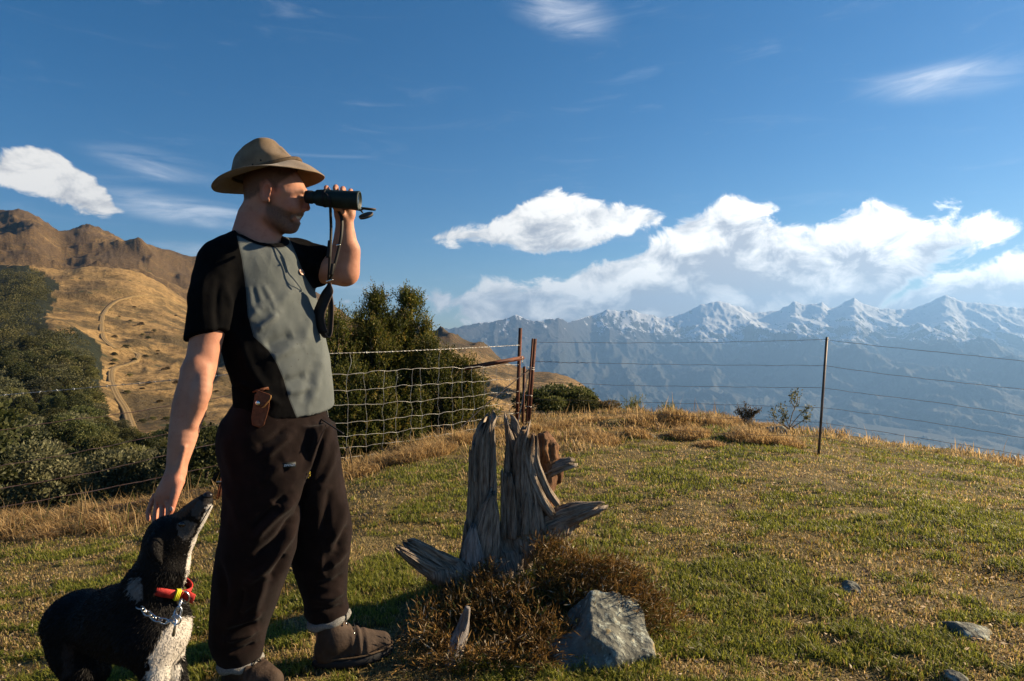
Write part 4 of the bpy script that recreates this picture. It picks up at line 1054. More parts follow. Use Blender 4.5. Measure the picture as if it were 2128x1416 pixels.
def ground_pt(px, py):
    """lawn point seen at a pixel (a few refinements of the flat guess)"""
    Y = EYE*FX/(py-CY)
    for _ in range(12):
        X = (px-CX)/FX*Y; Y = .5*Y+.5*(EYE-float(ground_z(np.array([X]), np.array([Y]))[0]))*FX/(py-CY)
    return np.array([(px-CX)/FX*Y, Y, float(ground_z(np.array([(px-CX)/FX*Y]), np.array([Y]))[0])])
tussocks()
def boulder():
    """one angular block with a lower slab running out to its left, bedded in the ground"""
    lo, hi = np.array([-.02, 1.98, -.12]), np.array([.74, 2.62, .34]); s = Solid(lo, hi, .0085); s.f[:] = .1
    r = np.random.default_rng(14); X, Y, Z = np.meshgrid(*s.ax, indexing='ij')
    def block(c, size, seed, pl):
        x, y, z = (X-c[0])/size[0], (Y-c[1])/size[1], (Z-c[2])/size[2]; q = np.sqrt(x*x+y*y+z*z)-1
        for d, o in pl:
            d = np.array(d, float); d /= np.linalg.norm(d); q = -smin(-q, -(x*d[0]+y*d[1]+z*d[2]-o), .04)
        return q*min(size)
    a = block(P(1272, 1318, 2.30), (.235, .20, .22), 1, [((.28, -.35, 1), .34), ((1, -.1, .25), .62), ((-.3, -1, .35), .62), ((-1, -.2, .9), .55), ((.5, -1, -.1), .66), ((-.8, -.9, .2), .60)])
    b_ = block(P(1205, 1365, 2.22), (.17, .14, .13), 2, [((-.2, -.4, 1), .50), ((-1, -.4, .3), .62), ((0, -1, .2), .62)])
    f = smin(a, b_, .03); n = fbm3(X*9+3, Y*9, Z*9, 4, 5)-.5; f = f+n*.045+(1-np.abs(2*vn3(X*22, Y*22, Z*22, 8)-1))*.006
    s.f = f.astype(np.float32); s.f[[0, -1]] = .1; s.f[:, [0, -1]] = .1; s.f[:, :, [0, -1]] = .1
    V, F = s.mesh(); V[:, 2] -= .040; o = link('boulder', new_mesh('boulder', V, F), MATS['lichen_rock']); tag(o, 'large lichen-covered boulder leaning out of the ground below the stump', 'rock')
boulder()
rock('stone', 'small pale stone half buried in the lawn right of the green patch', ground_pt(1765, 1224), (.075, .06, .045), 5, 'stones in the lawn', .25)
rock('stone', 'flat lichen stone flush with the turf near the right edge', ground_pt(1995, 1308), (.13, .10, .06), 6, 'stones in the lawn', .45)
rock('stone', 'little round stone at the bottom edge of the lawn, far right', ground_pt(1985, 1412), (.045, .04, .03), 7, 'stones in the lawn', .1)
rock('stone', 'weathered grey rock in the dry grass just left of the thin fence post', ground_pt(1618, 900), (.24, .16, .10), 8, 'stones in the lawn', .0)
rock('stone', 'dark rock on the lawn skyline at the far right', ground_pt(2090, 946), (.22, .16, .08), 9, 'stones in the lawn', .0)
rock('stone', 'dark stone among the dry tussocks beyond the fence', ground_pt(1345, 908), (.10, .08, .05), 10, 'stones in the lawn', .1)
# ================================================================== THE STUMP
def wood_mat(name, stops, red=False):
    b = NB(name); ga = b.attr('around'); gl = b.attr('along'); cb = b.N.new('ShaderNodeCombineXYZ'); b.L.new(ga, cb.inputs[0]); b.L.new(gl, cb.inputs[1])
    mp = b.N.new('ShaderNodeMapping'); mp.inputs['Scale'].default_value = (1, .09, 1); b.L.new(cb.outputs[0], mp.inputs[0])
    n = b.noise(mp.outputs[0], 140, 6, .7, .3); c = b.coord('Object'); n2 = b.noise(c, 7, 4)
    col = b.ramp(n, stops); col = b.mix(b.step(n2, .55, .70, 0, .6), col, (.16, .085, .040) if not red else (.30, .15, .06))
    b.set('Base Color', col); b.set('Roughness', .85); b.bump(n, .010, 1.0)
wood_mat('weathered_wood', [(.30, (.028, .020, .014)), (.44, (.17, .132, .100)), (.60, (.36, .295, .230)), (.78, (.55, .47, .38))])
wood_mat('rotten_wood', [(.28, (.035, .018, .010)), (.5, (.15, .070, .032)), (.75, (.30, .16, .08))], True)
wood_mat('bleached_root', [(.28, (.10, .085, .075)), (.5, (.28, .25, .23)), (.75, (.52, .49, .46))])
def splinter(rows, Y, depth, seed, jag=.06, na=56, nl=64, groove=.46, end_open=.0, name='slab'):
    """weathered slab: rows (px, py, half-width px) from root to tip; grooves run along it and the tip is torn"""
    r = np.random.default_rng(seed); q = spline(rows, nl); dep = Y if np.ndim(Y) == 0 else None
    Ys = np.full(nl, Y) if np.ndim(Y) == 0 else np.interp(np.linspace(0, 1, nl), np.linspace(0, 1, len(Y)), Y)
    C = np.array([P(a, b, d) for (a, b, w), d in zip(q, Ys)]); hw = q[:, 2]/FX*Ys
    T = np.gradient(C, axis=0); T /= np.linalg.norm(T, axis=1)[:, None]; B = np.repeat(np.array([[0., 1, 0]]), nl, 0); A = np.cross(B, T); A /= np.linalg.norm(A, axis=1)[:, None]
    th = np.arange(na)*2*math.pi/na; l = np.linspace(0, 1, nl)[:, None]; a = th[None, :]
    tw = a+.5*(vn2(l*3+seed, 0*l, 3)-.5)
    cx, sy = np.cos(tw)*6+seed, np.sin(tw)*6
    g = fbm2(np.cos(a)*4.5+seed*3+.35*l, np.sin(a)*4.5+.6*l, 3, seed); g2 = 1-np.abs(2*vn2(np.cos(a)*9+seed+.5*l, np.sin(a)*9+.9*l, seed+5)-1)
    g3 = 1-np.abs(2*vn2(np.cos(a)*17+seed+.8*l, np.sin(a)*17+1.2*l, seed+8)-1); rad = 1-groove*(1.15-g*1.6)-groove*.50*g2**3-groove*.22*g3**3+.10*(fbm2(a*1.3+seed, l*9, 3, seed+9)-.5)
    # grooves cut deeper towards the tip
    torn = jag*(fbm2(np.cos(a)*5+seed*2, np.sin(a)*5, 3, seed+20)-.5)*2.4
    prof = np.concatenate([l[:, 0]]); shape = np.where(prof > .93, np.sqrt(np.maximum(0, 1-((prof-.93)/.07)**2))*.6+.4, 1)
    V = C[:, None]+A[:, None]*(np.cos(a)*rad*hw[:, None]*shape[:, None])[..., None]+B[:, None]*(np.sin(a)*rad*depth*(.55+.45*hw[:, None]/hw.max())*shape[:, None])[..., None]
    V = V+T[:, None]*(torn*smooth01((l-.55)/.45))[..., None]
    F = grid_faces(nl, na, True); Vf = V.reshape(-1, 3); n = len(Vf)
    tipc = V[-1].mean(0)-T[-1]*jag*.7; Vf = np.vstack([Vf, tipc, V[0].mean(0)]); j = np.arange(na); base = (nl-1)*na
    tri = np.vstack([np.stack([np.full(na, n), base+j, base+(j+1) % na], 1), np.stack([np.full(na, n+1), (j+1) % na, j], 1)])
    me = new_mesh(name, Vf, F, tri); perim = hw.mean()*2+depth*2
    fattr(me, 'around', np.concatenate([np.tile(np.where(th > math.pi, 2*math.pi-th, th)/math.pi*perim, nl), [0, 0]])); Ls = np.concatenate([[0], np.cumsum(np.linalg.norm(np.diff(C, axis=0), axis=1))])
    fattr(me, 'along', np.concatenate([np.repeat(Ls, na), [Ls[-1], 0]])); return me
def stump():
    o = empty('tree_stump', P(1040, 1200, 2.80), 'grey weathered tree stump split into upright splintered slabs', 'tree stump')
    w = MATS['weathered_wood']
    part('slab', splinter([(992,1225,50),(996,1150,42),(999,1080,34),(1000,1000,29),(1002,940,27),(1005,905,25),(1012,880,16)], 2.78, .060, 3, .085), w, o)
    part('slab', splinter([(985,1000,9),(986,960,9),(986,925,7)], 2.755, .03, 23, .03, 30, 30), w, o)
    part('slab', splinter([(1000,1180,40),(1008,1120,34),(1016,1060,22),(1022,1030,8)], 2.73, .035, 4, .05), w, o)
    part('slab', splinter([(985,1175,34),(982,1130,20),(984,1095,7)], 2.70, .025, 34, .04, 36, 40), MATS['bleached_root'], o)
    part('slab', splinter([(1092,1135,46),(1088,1060,40),(1082,985,34),(1072,935,26),(1060,886,15)], 2.86, .060, 5, .09), w, o)
    part('slab', splinter([(1108,1130,48),(1102,1060,42),(1095,990,35),(1094,940,30),(1100,905,22)], 2.81, .060, 6, .09), w, o)
    part('slab', splinter([(1050,1120,13),(1049,1050,11),(1047,985,7)], 2.775, .02, 7, .04, 30, 44), w, o)
    part('slab', splinter([(1066,1118,14),(1062,1050,12),(1060,990,6)], 2.77, .02, 17, .04, 30, 44), w, o)
    # ribs sweeping out to the right of the split
    part('rib', splinter([(1090,930,10),(1104,985,13),(1124,1035,14),(1150,1072,12)], 2.785, .022, 8, .02, 30, 50), w, o)
    part('rib', splinter([(1104,920,9),(1116,970,11),(1136,1018,12),(1158,1050,10)], 2.80, .020, 9, .02, 30, 50), w, o)
    # rotten heart and the stubs of two limbs
    lo, hi = P(1080, 1090, 2.80)-.06, P(1180, 870, 3.02)+.06; s = Solid(np.minimum(lo, hi), np.maximum(lo, hi), .006)
    s.chain([P(1112, 1065, 2.90), P(1122, 1010, 2.91), P(1130, 955, 2.91), P(1128, 915, 2.90)], [.062, .078, .070, .040], 0); s.ball(P(1148, 985, 2.92), (.045, .05, .07), .02); s.chain([P(1135, 1040, 2.92), P(1142, 1062, 2.92)], [.04, .022], .02)
    X, Y, Z = np.meshgrid(*s.ax, indexing='ij'); s.f = s.f+((fbm3(X*14, Y*14, Z*9, 4, 3)-.5)*.085+(1-np.abs(2*fbm3(X*26+4, Y*26, Z*12, 3, 9)-1))*.030-.020).astype(np.float32); V, F = s.mesh()
    me = new_mesh('rotten_heart', V, F); fattr(me, 'around', V[:, 0]+.6*V[:, 1]); fattr(me, 'along', V[:, 2]); part('rotten_heart', me, MATS['rotten_wood'], o)
    # the root crown that holds the slabs together, and loose splinters standing on it
    lo, hi = np.array([-.36, 2.56, -.04]), np.array([.30, 3.08, .48]); s = Solid(lo, hi, .007)
    s.chain([P(1040, 1230, 2.80), P(1045, 1160, 2.81), P(1052, 1100, 2.83)], [.15, .10, .045], 0); s.chain([P(1010, 1195, 2.78), P(960, 1200, 2.70), P(900, 1195, 2.63)], [.10, .075, .03], .05); s.chain([P(1090, 1130, 2.84), P(1150, 1105, 2.84), P(1200, 1085, 2.84)], [.09, .06, .03], .04)
    X, Y, Z = np.meshgrid(*s.ax, indexing='ij'); s.f = s.f+((1-np.abs(2*fbm3(X*22, Y*22, Z*5, 3, 2)-1))*.042-.028).astype(np.float32); V, F = s.mesh()
    me = new_mesh('root_crown', V, F); fattr(me, 'around', V[:, 0]*1.2+.8*V[:, 1]); fattr(me, 'along', V[:, 2]); part('root_crown', me, MATS['weathered_wood'], o)
    for k, (u, v0, v1, w_, Yk) in enumerate([(976, 1110, 935, 8, 2.745), (1022, 1090, 895, 9, 2.75), (1026, 1150, 1060, 8, 2.73), (1052, 1000, 888, 7, 2.80), (1078, 1010, 905, 9, 2.79), (1112, 1000, 908, 8, 2.80), (1066, 1120, 1010, 7, 2.755), (1090, 1110, 1030, 8, 2.755), (1108, 1110, 1050, 9, 2.77), (964, 1180, 1085, 10, 2.73)]):
        part('splinter', splinter([(u, v0, w_*1.5), (u+2, v0*.6+v1*.4, w_*1.1), (u+1+3*(k % 2), v1, w_*.35)], Yk, .016, 60+k, .03, 24, 36), w, o)
    part('limb_stub', splinter([(1105,1000,14),(1135,982,17),(1165,968,16),(1192,961,12)], 2.88, .035, 12, .02, 44, 50), w, o)
    part('limb_stub', splinter([(1105,1110,34),(1150,1082,31),(1200,1063,27),(1246,1050,13)], 2.83, .060, 13, .06), w, o)
    part('root', splinter([(985,1215,40),(940,1186,34),(890,1155,27),(846,1128,15)], [2.74, 2.62], .055, 14, .05), w, o)
    part('root', splinter([(950,1205,26),(905,1190,22),(865,1165,17),(832,1143,8)], [2.68, 2.56], .040, 15, .04), w, o)
    part('root', splinter([(968,1275,10),(960,1310,17),(946,1350,19),(938,1400,16),(944,1440,10)], [2.30, 2.16], .030, 16, .02, 44, 50, .4), MATS['bleached_root'], o)
    part('root', splinter([(972,1262,6),(966,1290,10),(955,1320,9)], 2.26, .018, 18, .02, 30, 30, .4), MATS['bleached_root'], o)
stump()
def stick():
    g = ground_pt(728, 978); o = empty('dead_stick', g, 'thin dead stick lying on the grass behind the man', 'stick')
    C = np.array([ground_pt(700, 962)+[0, 0, .05], ground_pt(715, 970)+[0, 0, .03], ground_pt(735, 982)+[0, 0, .03], ground_pt(764, 998)+[0, 0, .012]]); part('twig', mesh_of(tube(spline(C, 16), np.linspace(.010, .004, 16), 6), 'twig'), MATS['bark_grey'], o)
stick()
def wiry_shrub():
    b = NB('wiry_twig'); b.leaf(b.attr('col', 'Color'), .22, .6)
    r = np.random.default_rng(9); N = 17000
    X = -.38+1.06*r.random(N); Y = 2.12+.86*r.random(N); gz = ground_z(X, Y); px, py = to_px(np.stack([X, Y, gz], 1))
    # thick over the crown of the mound and down its right side, thin and short towards the lens
    clump = fbm2(X*6.5, Y*6.5, 3, 91); ell = np.exp(-(((X-.13)/.30)**2+((Y-2.68)/.24)**2)**1.4); ell2 = np.exp(-(((X-.42)/.20)**2+((Y-2.58)/.17)**2)**1.5); low = np.exp(-(((X-.0)/.36)**2+((Y-2.42)/.26)**2)**1.5)
    w = np.maximum(np.maximum(ell, ell2)*1.1, low*.75)*smooth01((clump-.34)/.16)
    k = (r.random(N) < w) & ~in_poly(px, py, [(1150,1440),(1165,1345),(1220,1318),(1290,1312),(1360,1335),(1370,1370),(1300,1440)]); X, Y, gz, clump, ell, ell2 = X[k], Y[k], gz[k], clump[k], ell[k], ell2[k]; n = len(X)
    den = np.maximum(ell, ell2*.9); top = np.exp(-(((X-.10)/.16)**2+((Y-2.72)/.10)**2)); hgt = .018+.055*den+.045*ell2+.085*top+.20*np.clip(clump-.46, 0, 1)*(.35+.65*den)+.02*r.random(n)
    S = np.stack([X, Y, gz+hgt*(.10+.90*r.random(n)**.6)], 1)
    out = np.stack([X-.06, Y-2.75, 0*X], 1)*.8; D = out+np.array([.04, -.05, .50])+r.normal(size=(n, 3))*.45; D /= np.linalg.norm(D, axis=1)[:, None]
    K = 7; I = np.repeat(np.arange(n), K); f = np.tile(np.linspace(0, 1, K), n); L = (.026+.034*r.random(n))
    base = S[I]+D[I]*(f*L[I]*1.3)[:, None]; nd = D[I]+r.normal(size=(n*K, 3))*.45; nl = (.016+.024*r.random(n*K))
    V, F = leaf_quads(base, nd, nl, .0037, .12)
    v = (r.random(n)[I]*.6+.4*r.random(n*K))[:, None]; dark = (den < .45)[I][:, None]
    col = np.array([.030, .017, .008])*(1-v)+np.array([.36, .20, .050])*v**1.3; col = np.where(r.random((n*K, 1)) < .06, np.array([.50, .42, .30]), col)
    grn = (r.random(n) < .10)[I][:, None]; col = np.where(grn, np.array([.06, .075, .02])*(.6+v), col)
    me = new_mesh('twigs', V, F, smooth=False); cattr(me, 'col', np.repeat(col, 4, axis=0))
    o = empty('wiry_shrub', (.10, 2.6, .1), 'brown wiry cushion shrub growing round the foot of the stump', 'shrub')
    p = part('twigs', me, b.m, o); p['kind'] = 'stuff'
    W = []
    for k in range(160):
        a = S[int(r.random()*n)]; g = np.array([a[0]*.7+.03, a[1]*.8+.54, 0]); g[2] = float(ground_z(g[None, 0], g[None, 1])[0]); W.append(tube(spline([g, (g+a)/2+r.normal(size=3)*.02, a], 7), np.linspace(.003, .0012, 7), 4, False))
    part('stems', new_mesh('stems', *merge(W)), MATS['bark_grey'], o)['kind'] = 'stuff'
wiry_shrub()
# ================================================================== THE MAN
MY = 2.20                                     # his distance from the lens
def man_mats():
    b = NB('skin'); c = b.coord('Object'); n = b.noise(c, 60, 4, .6); v = b.noise(c, 9, 3)
    base = b.mix(b.step(v, .35, .7), (.40, .175, .105), (.50, .245, .160))
    base = b.mix(b.attr('blush'), base, (.55, .16, .10))
    fine = b.noise(c, 420, 2, .7); base = b.mix(b.step(b.noise(c, 38, 4, .65), .52, .72, 0, .45), base, (.34, .12, .075)); base = b.mix(b.step(b.noise(c, 190, 2), .66, .74, 0, .4), base, (.24, .10, .055))
    base = b.mix(b.math('MULTIPLY', b.attr('beard'), b.step(fine, .30, .62, .45, .95)), base, (.080, .052, .037))
    base = b.mix(b.math('MULTIPLY', b.attr('hair'), b.step(fine, .25, .7, .55, .95)), base, (.060, .036, .022))
    base = b.mix(b.attr('teeth'), base, (.75, .70, .62))
    b.set('Base Color', base); b.set('Roughness', .60); b.set('Subsurface Weight', .06); b.b.inputs['Subsurface Radius'].default_value = (.012, .005, .003); b.b.inputs['Subsurface Scale'].default_value = .5
    b.bump(b.math('ADD', n, b.math('MULTIPLY', fine, .3)), .0014, .7)
    b = NB('shirt_cloth'); c = b.coord('Object'); w = b.noise(c, 900, 2, .6); m = b.noise(c, 26, 5, .6); sp = b.noise(c, 120, 3, .6)
    grey = b.mix(b.step(b.noise(c, 9, 3, .5), .3, .75), (.098, .111, .110), (.122, .136, .134)); grey = b.mix(b.step(b.noise(c, 75, 3), .68, .74), grey, (.06, .062, .06))
    blk = b.mix(b.step(m, .4, .7), (.0036, .0036, .0040), (.0060, .0056, .0056))
    b.set('Base Color', b.mix(b.math('MULTIPLY', b.step(b.math('ABSOLUTE', b.math('SUBTRACT', b.attr('panel'), 1.6)), 1.3, .4), .55), b.mix(b.step(b.attr('panel'), -.7, .7), blk, grey), (.03, .033, .034))); b.set('Roughness', .95); b.set('Specular IOR Level', .05); b.bump(b.math('ADD', w, b.math('MULTIPLY', sp, .6)), .0022, .6)
    b = NB('fleece_trousers'); c = b.coord('Object'); w = b.noise(c, 700, 3, .7); m = b.noise(c, 14, 5, .6); lint = b.voro(c, 70)
    col = b.mix(b.step(m, .35, .7), (.0095, .0056, .0050), (.0155, .0092, .0080)); col = b.mix(b.step(lint, .035, .015), col, (.35, .30, .26))
    b.set('Base Color', col); b.set('Roughness', .95); b.set('Sheen Weight', .05); b.set('Specular IOR Level', .06); b.bump(b.math('ADD', w, b.math('MULTIPLY', m, .8)), .003, .7)
    b = NB('boot_leather'); c = b.coord('Object'); n = b.noise(c, 70, 5, .7); m = b.noise(c, 12, 4)
    b.set('Base Color', b.mix(b.step(m, .35, .7), (.035, .022, .015), (.075, .049, .033))); b.set('Roughness', .8); b.bump(n, .004, .8)
    b = NB('boot_sole'); b.set('Base Color', (.018, .018, .019)); b.set('Roughness', .75)
    b = NB('wool_sock'); c = b.coord('Object'); n = b.noise(c, 260, 3, .7); b.set('Base Color', b.ramp(n, [(.3, (.12, .115, .105)), (.7, (.32, .31, .285))])); b.set('Roughness', .95); b.bump(n, .004, 1)
    b = NB('felt_hat'); c = b.coord('Object'); n = b.noise(c, 320, 3, .7); m = b.noise(c, 11, 5, .65)
    b.set('Base Color', b.ramp(m, [(.3, (.135, .088, .050)), (.55, (.205, .142, .084)), (.75, (.27, .195, .122))])); b.set('Roughness', .95); b.set('Sheen Weight', .2); b.bump(n, .0018, .8)
    b = NB('hat_cord'); c = b.coord('Object'); b.set('Base Color', b.ramp(b.noise(c, 90, 3), [(.3, (.05, .032, .018)), (.7, (.12, .08, .045))])); b.set('Roughness', .8)
    b = NB('black_rubber'); c = b.coord('Object'); b.set('Base Color', b.ramp(b.noise(c, 40, 3), [(.3, (.006, .012, .009)), (.7, (.014, .024, .018))])); b.set('Roughness', .5); b.bump(b.noise(c, 500, 2), .0008, .6)
    b = NB('black_strap'); b.set('Base Color', (.010, .009, .009)); b.set('Roughness', .6)
    b = NB('strap_edge'); b.set('Base Color', (.12, .085, .065)); b.set('Roughness', .8)
    b = NB('lens_glass'); b.set('Base Color', (.02, .03, .04)); b.set('Roughness', .05); b.set('Specular IOR Level', .8)
    b = NB('polished_metal'); b.set('Base Color', (.75, .72, .66)); b.set('Metallic', 1.0); b.set('Roughness', .25)
    b = NB('brown_leather'); c = b.coord('Object'); n = b.noise(c, 90, 5, .7); b.set('Base Color', b.ramp(n, [(.3, (.075, .024, .010)), (.6, (.15, .052, .022)), (.8, (.26, .15, .08))])); b.set('Roughness', .5); b.bump(n, .003, .8)
    b = NB('leather_edge'); b.set('Base Color', (.42, .22, .07)); b.set('Roughness', .7)
    b = NB('collar_rib'); c = b.coord('Object'); b.set('Base Color', (.030, .020, .014)); b.set('Roughness', .9)
    b = NB('label_black'); b.set('Base Color', (.012, .014, .012)); b.set('Roughness', .6)
    b = NB('label_white'); b.set('Base Color', (.78, .78, .75)); b.set('Roughness', .7)
    b = NB('label_yellow'); b.set('Base Color', (.50, .36, .04)); b.set('Roughness', .7)
    b = NB('emblem_pink'); b.set('Base Color', (.60, .38, .30)); b.set('Roughness', .7)
man_mats()

def row(py, L, R_, Y, ratio=None, b=None, ang=0.0):
    """ellipse row whose silhouette runs from pixel L to pixel R_ at height py"""
    c = P((L+R_)/2, py, Y); h = (R_-L)/2/FX*Y; x0 = c[0]
    if ratio:                                  # turned ellipse: lateral axis a, depth b = a/ratio; its left and right limits lie at different distances
        for _ in range(6):
            a = h/math.sqrt(math.cos(ang)**2+(math.sin(ang)/ratio)**2); dy = (a*a-(a/ratio)**2)*math.sin(ang)*math.cos(ang)/h
            xl = (L-CX)/FX*(Y-dy); xr = (R_-CX)/FX*(Y+dy); h = (xr-xl)/2; x0 = (xl+xr)/2
        return (c[2], x0, c[1], a, a/ratio, ang)
    return (c[2], x0, c[1], h, b, 0.0)
MAN = empty('person', P(600, 1395, 2.15), 'man in wide-brimmed hat, black and grey t-shirt and dark trousers looking through binoculars', 'person')
TH = R(50)
SURF = []
def surf_y(u, v, r=7):
    """distance of the cloth surface nearest the lens round a pixel"""
    y = [W_[(np.hypot(to_px(W_)[0]-u, to_px(W_)[1]-v) < r), 1] for W_ in SURF]; y = np.concatenate(y); return float(y.min())

def fold(V, F, lines, noise_amp=.0, seed=0, nscale=9):
    """press ridges (+) and creases (-), given as photo polylines with width px and depth m, into a cloth skin"""
    N = vnormals(V, F); px, py = to_px(V); front = smooth01((.35-N[:, 1])/.5); d = np.zeros(len(V))
    for (ln, w, a) in lines:
        q, t = seg_dist(px, py, spline(ln, 14)); d += a*np.exp(-(q/w)**2)*np.clip(np.sin(np.pi*np.clip(t, .06, .94))*1.6, 0, 1)*front
    if noise_amp:
        n = 1-np.abs(2*fbm3(V[:, 0]*nscale+seed, V[:, 1]*nscale, V[:, 2]*nscale*.6, 3, seed)-1); d += noise_amp*(n-.6)
        d += noise_amp*.35*(fbm3(V[:, 0]*30, V[:, 1]*30, V[:, 2]*22, 2, seed+3)-.5)
    return V+N*d[:, None]

def man_body():
    s = Solid((-1.36, 1.72, -.02), (-.42, 2.50, 1.86), .0042)
    H = 2.2
    # head, in profile
    s.ball(P(566, 388, H), (.098, .077, .100), .0)
    s.ball(P(590, 424, H), (.070, .064, .090), .02)
    s.ball(P(604, 402, H), (.052, .060, .060), .02)
    for sg in (-1, 1):
        s.cone(P(556, 446, H+sg*.047), P(600, 474, H+sg*.020), .024, .021, .02)
        s.ball(P(609, 430, H+sg*.040), (.022, .020, .024), .018)
        s.cone(P(590, 398, H+sg*.058), P(628, 399, H+sg*.028), .012, .011, .014)
    s.ball(P(607, 473, H), (.020, .024, .019), .014)
    s.cone(P(630, 402, H), P(632, 399, H), .012, .012, .012)
    s.chain([P(632, 404, H), P(635, 420, H), P(637.5, 432, H)], [.0085, .0105, .0125], .008)
    for sg in (-1, 1): s.ball(P(632, 435, H+sg*.012), (.0115, .008, .008), .006)
    s.ball(P(623, 444, H), (.012, .022, .008), .008)
    for sg in (-1, 1): s.chain([P(628, 438, H+sg*.012), P(617, 443, H+sg*.030), P(609, 456, H+sg*.038)], [.006, .008, .007], .008)
    s.ball(P(617, 464, H), (.012, .020, .008), .007)
    s.ball(P(613, 468, H), (.012, .022, .014), .008)
    for sg in (-1, 1):
        s.ball(P(629, 411, H+sg*.031), (.014, .014, .0095), .006, 'cut')
        s.ball(P(624, 411, H+sg*.030), .0115, .003)
    # parted lips
    s.cone(P(612, 455, H-.030), P(630, 453, H), .0045, .0065, .004, 'cut'); s.cone(P(612, 455, H+.030), P(630, 453, H), .0045, .0065, .004, 'cut')
    # ears
    for sg in (-1, 1):
        A = np.array([[.94, sg*.25, -.18], [-.25*sg, .968, 0], [.17, .05, .985]])
        s.ball(P(552, 397, H+sg*.083), (.021, .0085, .039), .004, rot=A)
        s.ball(P(555, 397, H+sg*.090), (.0105, .0085, .022), .002, 'cut', rot=A)
        s.ball(P(557, 416, H+sg*.081), (.008, .007, .010), .005)
        s.ball(P(561, 405, H+sg*.078), (.006, .006, .011), .004)
    # neck and trunk under the shirt
    s.chain([P(530, 530, H), P(534, 490, H), P(541, 455, H), P(548, 425, H)], [.084, .068, .062, .058], .03)
    s.chain([P(550, 530, H-.01), P(562, 500, H-.005), P(574, 466, H)], [.040, .028, .024], .025)
    s.cone(P(508, 500, H), P(520, 450, H), .045, .040, .03)
    s.loft([row(y, l+22, r-22, H, 1.5, ang=TH) for y, l, r in [(510, 480, 600), (560, 446, 648), (650, 452, 664), (750, 468, 684), (850, 492, 680), (930, 496, 676)]], .03)
    # near arm, hanging to the dog
    sh, el, wr = P(456, 548, 2.06), P(412, 775, 1.985), P(366, 982, 1.915)
    s.chain([sh, P(440, 640, 2.03), P(428, 710, 2.01), el], [.060, .053, .049, .045], .02)
    s.chain([el, P(396, 835, 1.965), P(382, 900, 1.94), P(370, 955, 1.925), wr], [.0455, .0500, .0425, .0320, .0270], .02)
    s.ball(P(430, 745, 2.0), (.032, .036, .055), .02)
    s.cone(P(407, 760, 1.965), P(396, 850, 1.95), .030, .036, .02); s.ball(P(388, 772, 2.00), (.020, .022, .026), .014); s.chain([P(424, 770, 1.965), P(418, 815, 1.935), P(398, 880, 1.925)], [.020, .030, .016], .014); s.chain([P(384, 930, 1.905), P(372, 975, 1.895), P(364, 1000, 1.886)], [.006, .007, .006], .008)
    # near hand: back of the hand to the lens, thumb on the right
    hb = P(352, 1015, 1.905)
    s.cone(wr, P(349, 1020, 1.905), .026, .0285, .014); s.cone(P(362, 990, 1.905), P(336, 1034, 1.905), .023, .021, .014); s.cone(P(363, 1000, 1.90), P(348, 1040, 1.90), .022, .017, .012)
    fing = [([(347,1034,1.893),(351,1058,1.880),(349,1078,1.864),(345,1093,1.852)], .0094), ([(338,1036,1.905),(338,1064,1.888),(336,1087,1.868),(337,1103,1.855)], .0098),
            ([(329,1034,1.918),(324.5,1062,1.903),(322,1084,1.886),(324,1099,1.872)], .0092), ([(322,1030,1.93),(313,1050,1.92),(308,1068,1.908),(309,1080,1.90)], .0080)]
    for pts, r in fing: s.chain([P(*p) for p in pts], [r*1.12, r*1.0, r*.97, r*.80], .003)
    s.chain([P(371, 1002, 1.900), P(366, 1022, 1.885), P(360, 1043, 1.876), P(356, 1061, 1.870)], [.0165, .0130, .0112, .0092], .010)
    # far arm, raised
    sh2, el2, wr2 = P(608, 545, 2.33), P(716, 566, 2.30), P(716, 462, 2.265)
    s.chain([sh2, P(665, 556, 2.315), el2], [.066, .058, .050], .02)
    s.chain([el2, P(717, 535, 2.295), P(717, 495, 2.28), wr2], [.0455, .0510, .0400, .0290], .02)
    s.cone(P(728, 572, 2.295), P(731, 520, 2.285), .022, .028, .02)
    # far hand wrapped round the far barrel
    s.cone(wr2, P(717, 432, 2.262), .027, .032, .014); s.cone(P(706, 446, 2.255), P(704, 420, 2.268), .020, .020, .012); s.cone(P(727, 446, 2.258), P(729, 420, 2.266), .020, .018, .012)
    for (x, xt, yt, r) in ((684, 679, 389, .0092), (699, 698, 388, .0100), (714, 713, 391, .0098), (729, 729, 395, .0086)):
        s.chain([P(x+4, 424, 2.272), P(x+1, 404, 2.275), P(xt, yt+2, 2.255), P(xt-1, yt+3, 2.225), P(xt-2, yt+6, 2.205)], [.0115, r*1.08, r, r*.95, r*.8], .006)
    s.chain([P(715, 452, 2.245), P(707, 441, 2.222), P(698, 432, 2.195), P(694, 424, 2.175)], [.0165, .0125, .0115, .0095], .008)
    # legs inside the trousers
    s.chain([P(570, 905, 2.18), P(540, 1130, 2.09), P(500, 1345, 2.06)], [.070, .052, .040], .03); s.chain([P(630, 905, 2.21), P(668, 1100, 2.24), P(682, 1300, 2.225)], [.070, .052, .040], .03)
    s.cone(P(500, 1345, 2.06), P(498, 1400, 2.06), .042, .040, .02); s.cone(P(682, 1300, 2.225), P(680, 1365, 2.215), .042, .040, .02)
    s.cone(P(570, 905, 2.18), P(630, 905, 2.21), .07, .07, .03)
    V, F = s.mesh(); V = relax(V, F, 1, .35)
    me = new_mesh('body', V, F); px, py = to_px(V)
    head = (py < 500) & (px < 660) & (V[:, 2] > 1.45)
    # stubble on jaw, chin and upper lip; hair above and behind the ear
    jaw = in_poly(px, py, [(556,410),(566,424),(585,432),(600,440),(612,443),(628,441),(640,447),(632,452),(616,451),(606,455),(613,462),(640,462),(640,500),(590,492),(566,470),(552,440)])
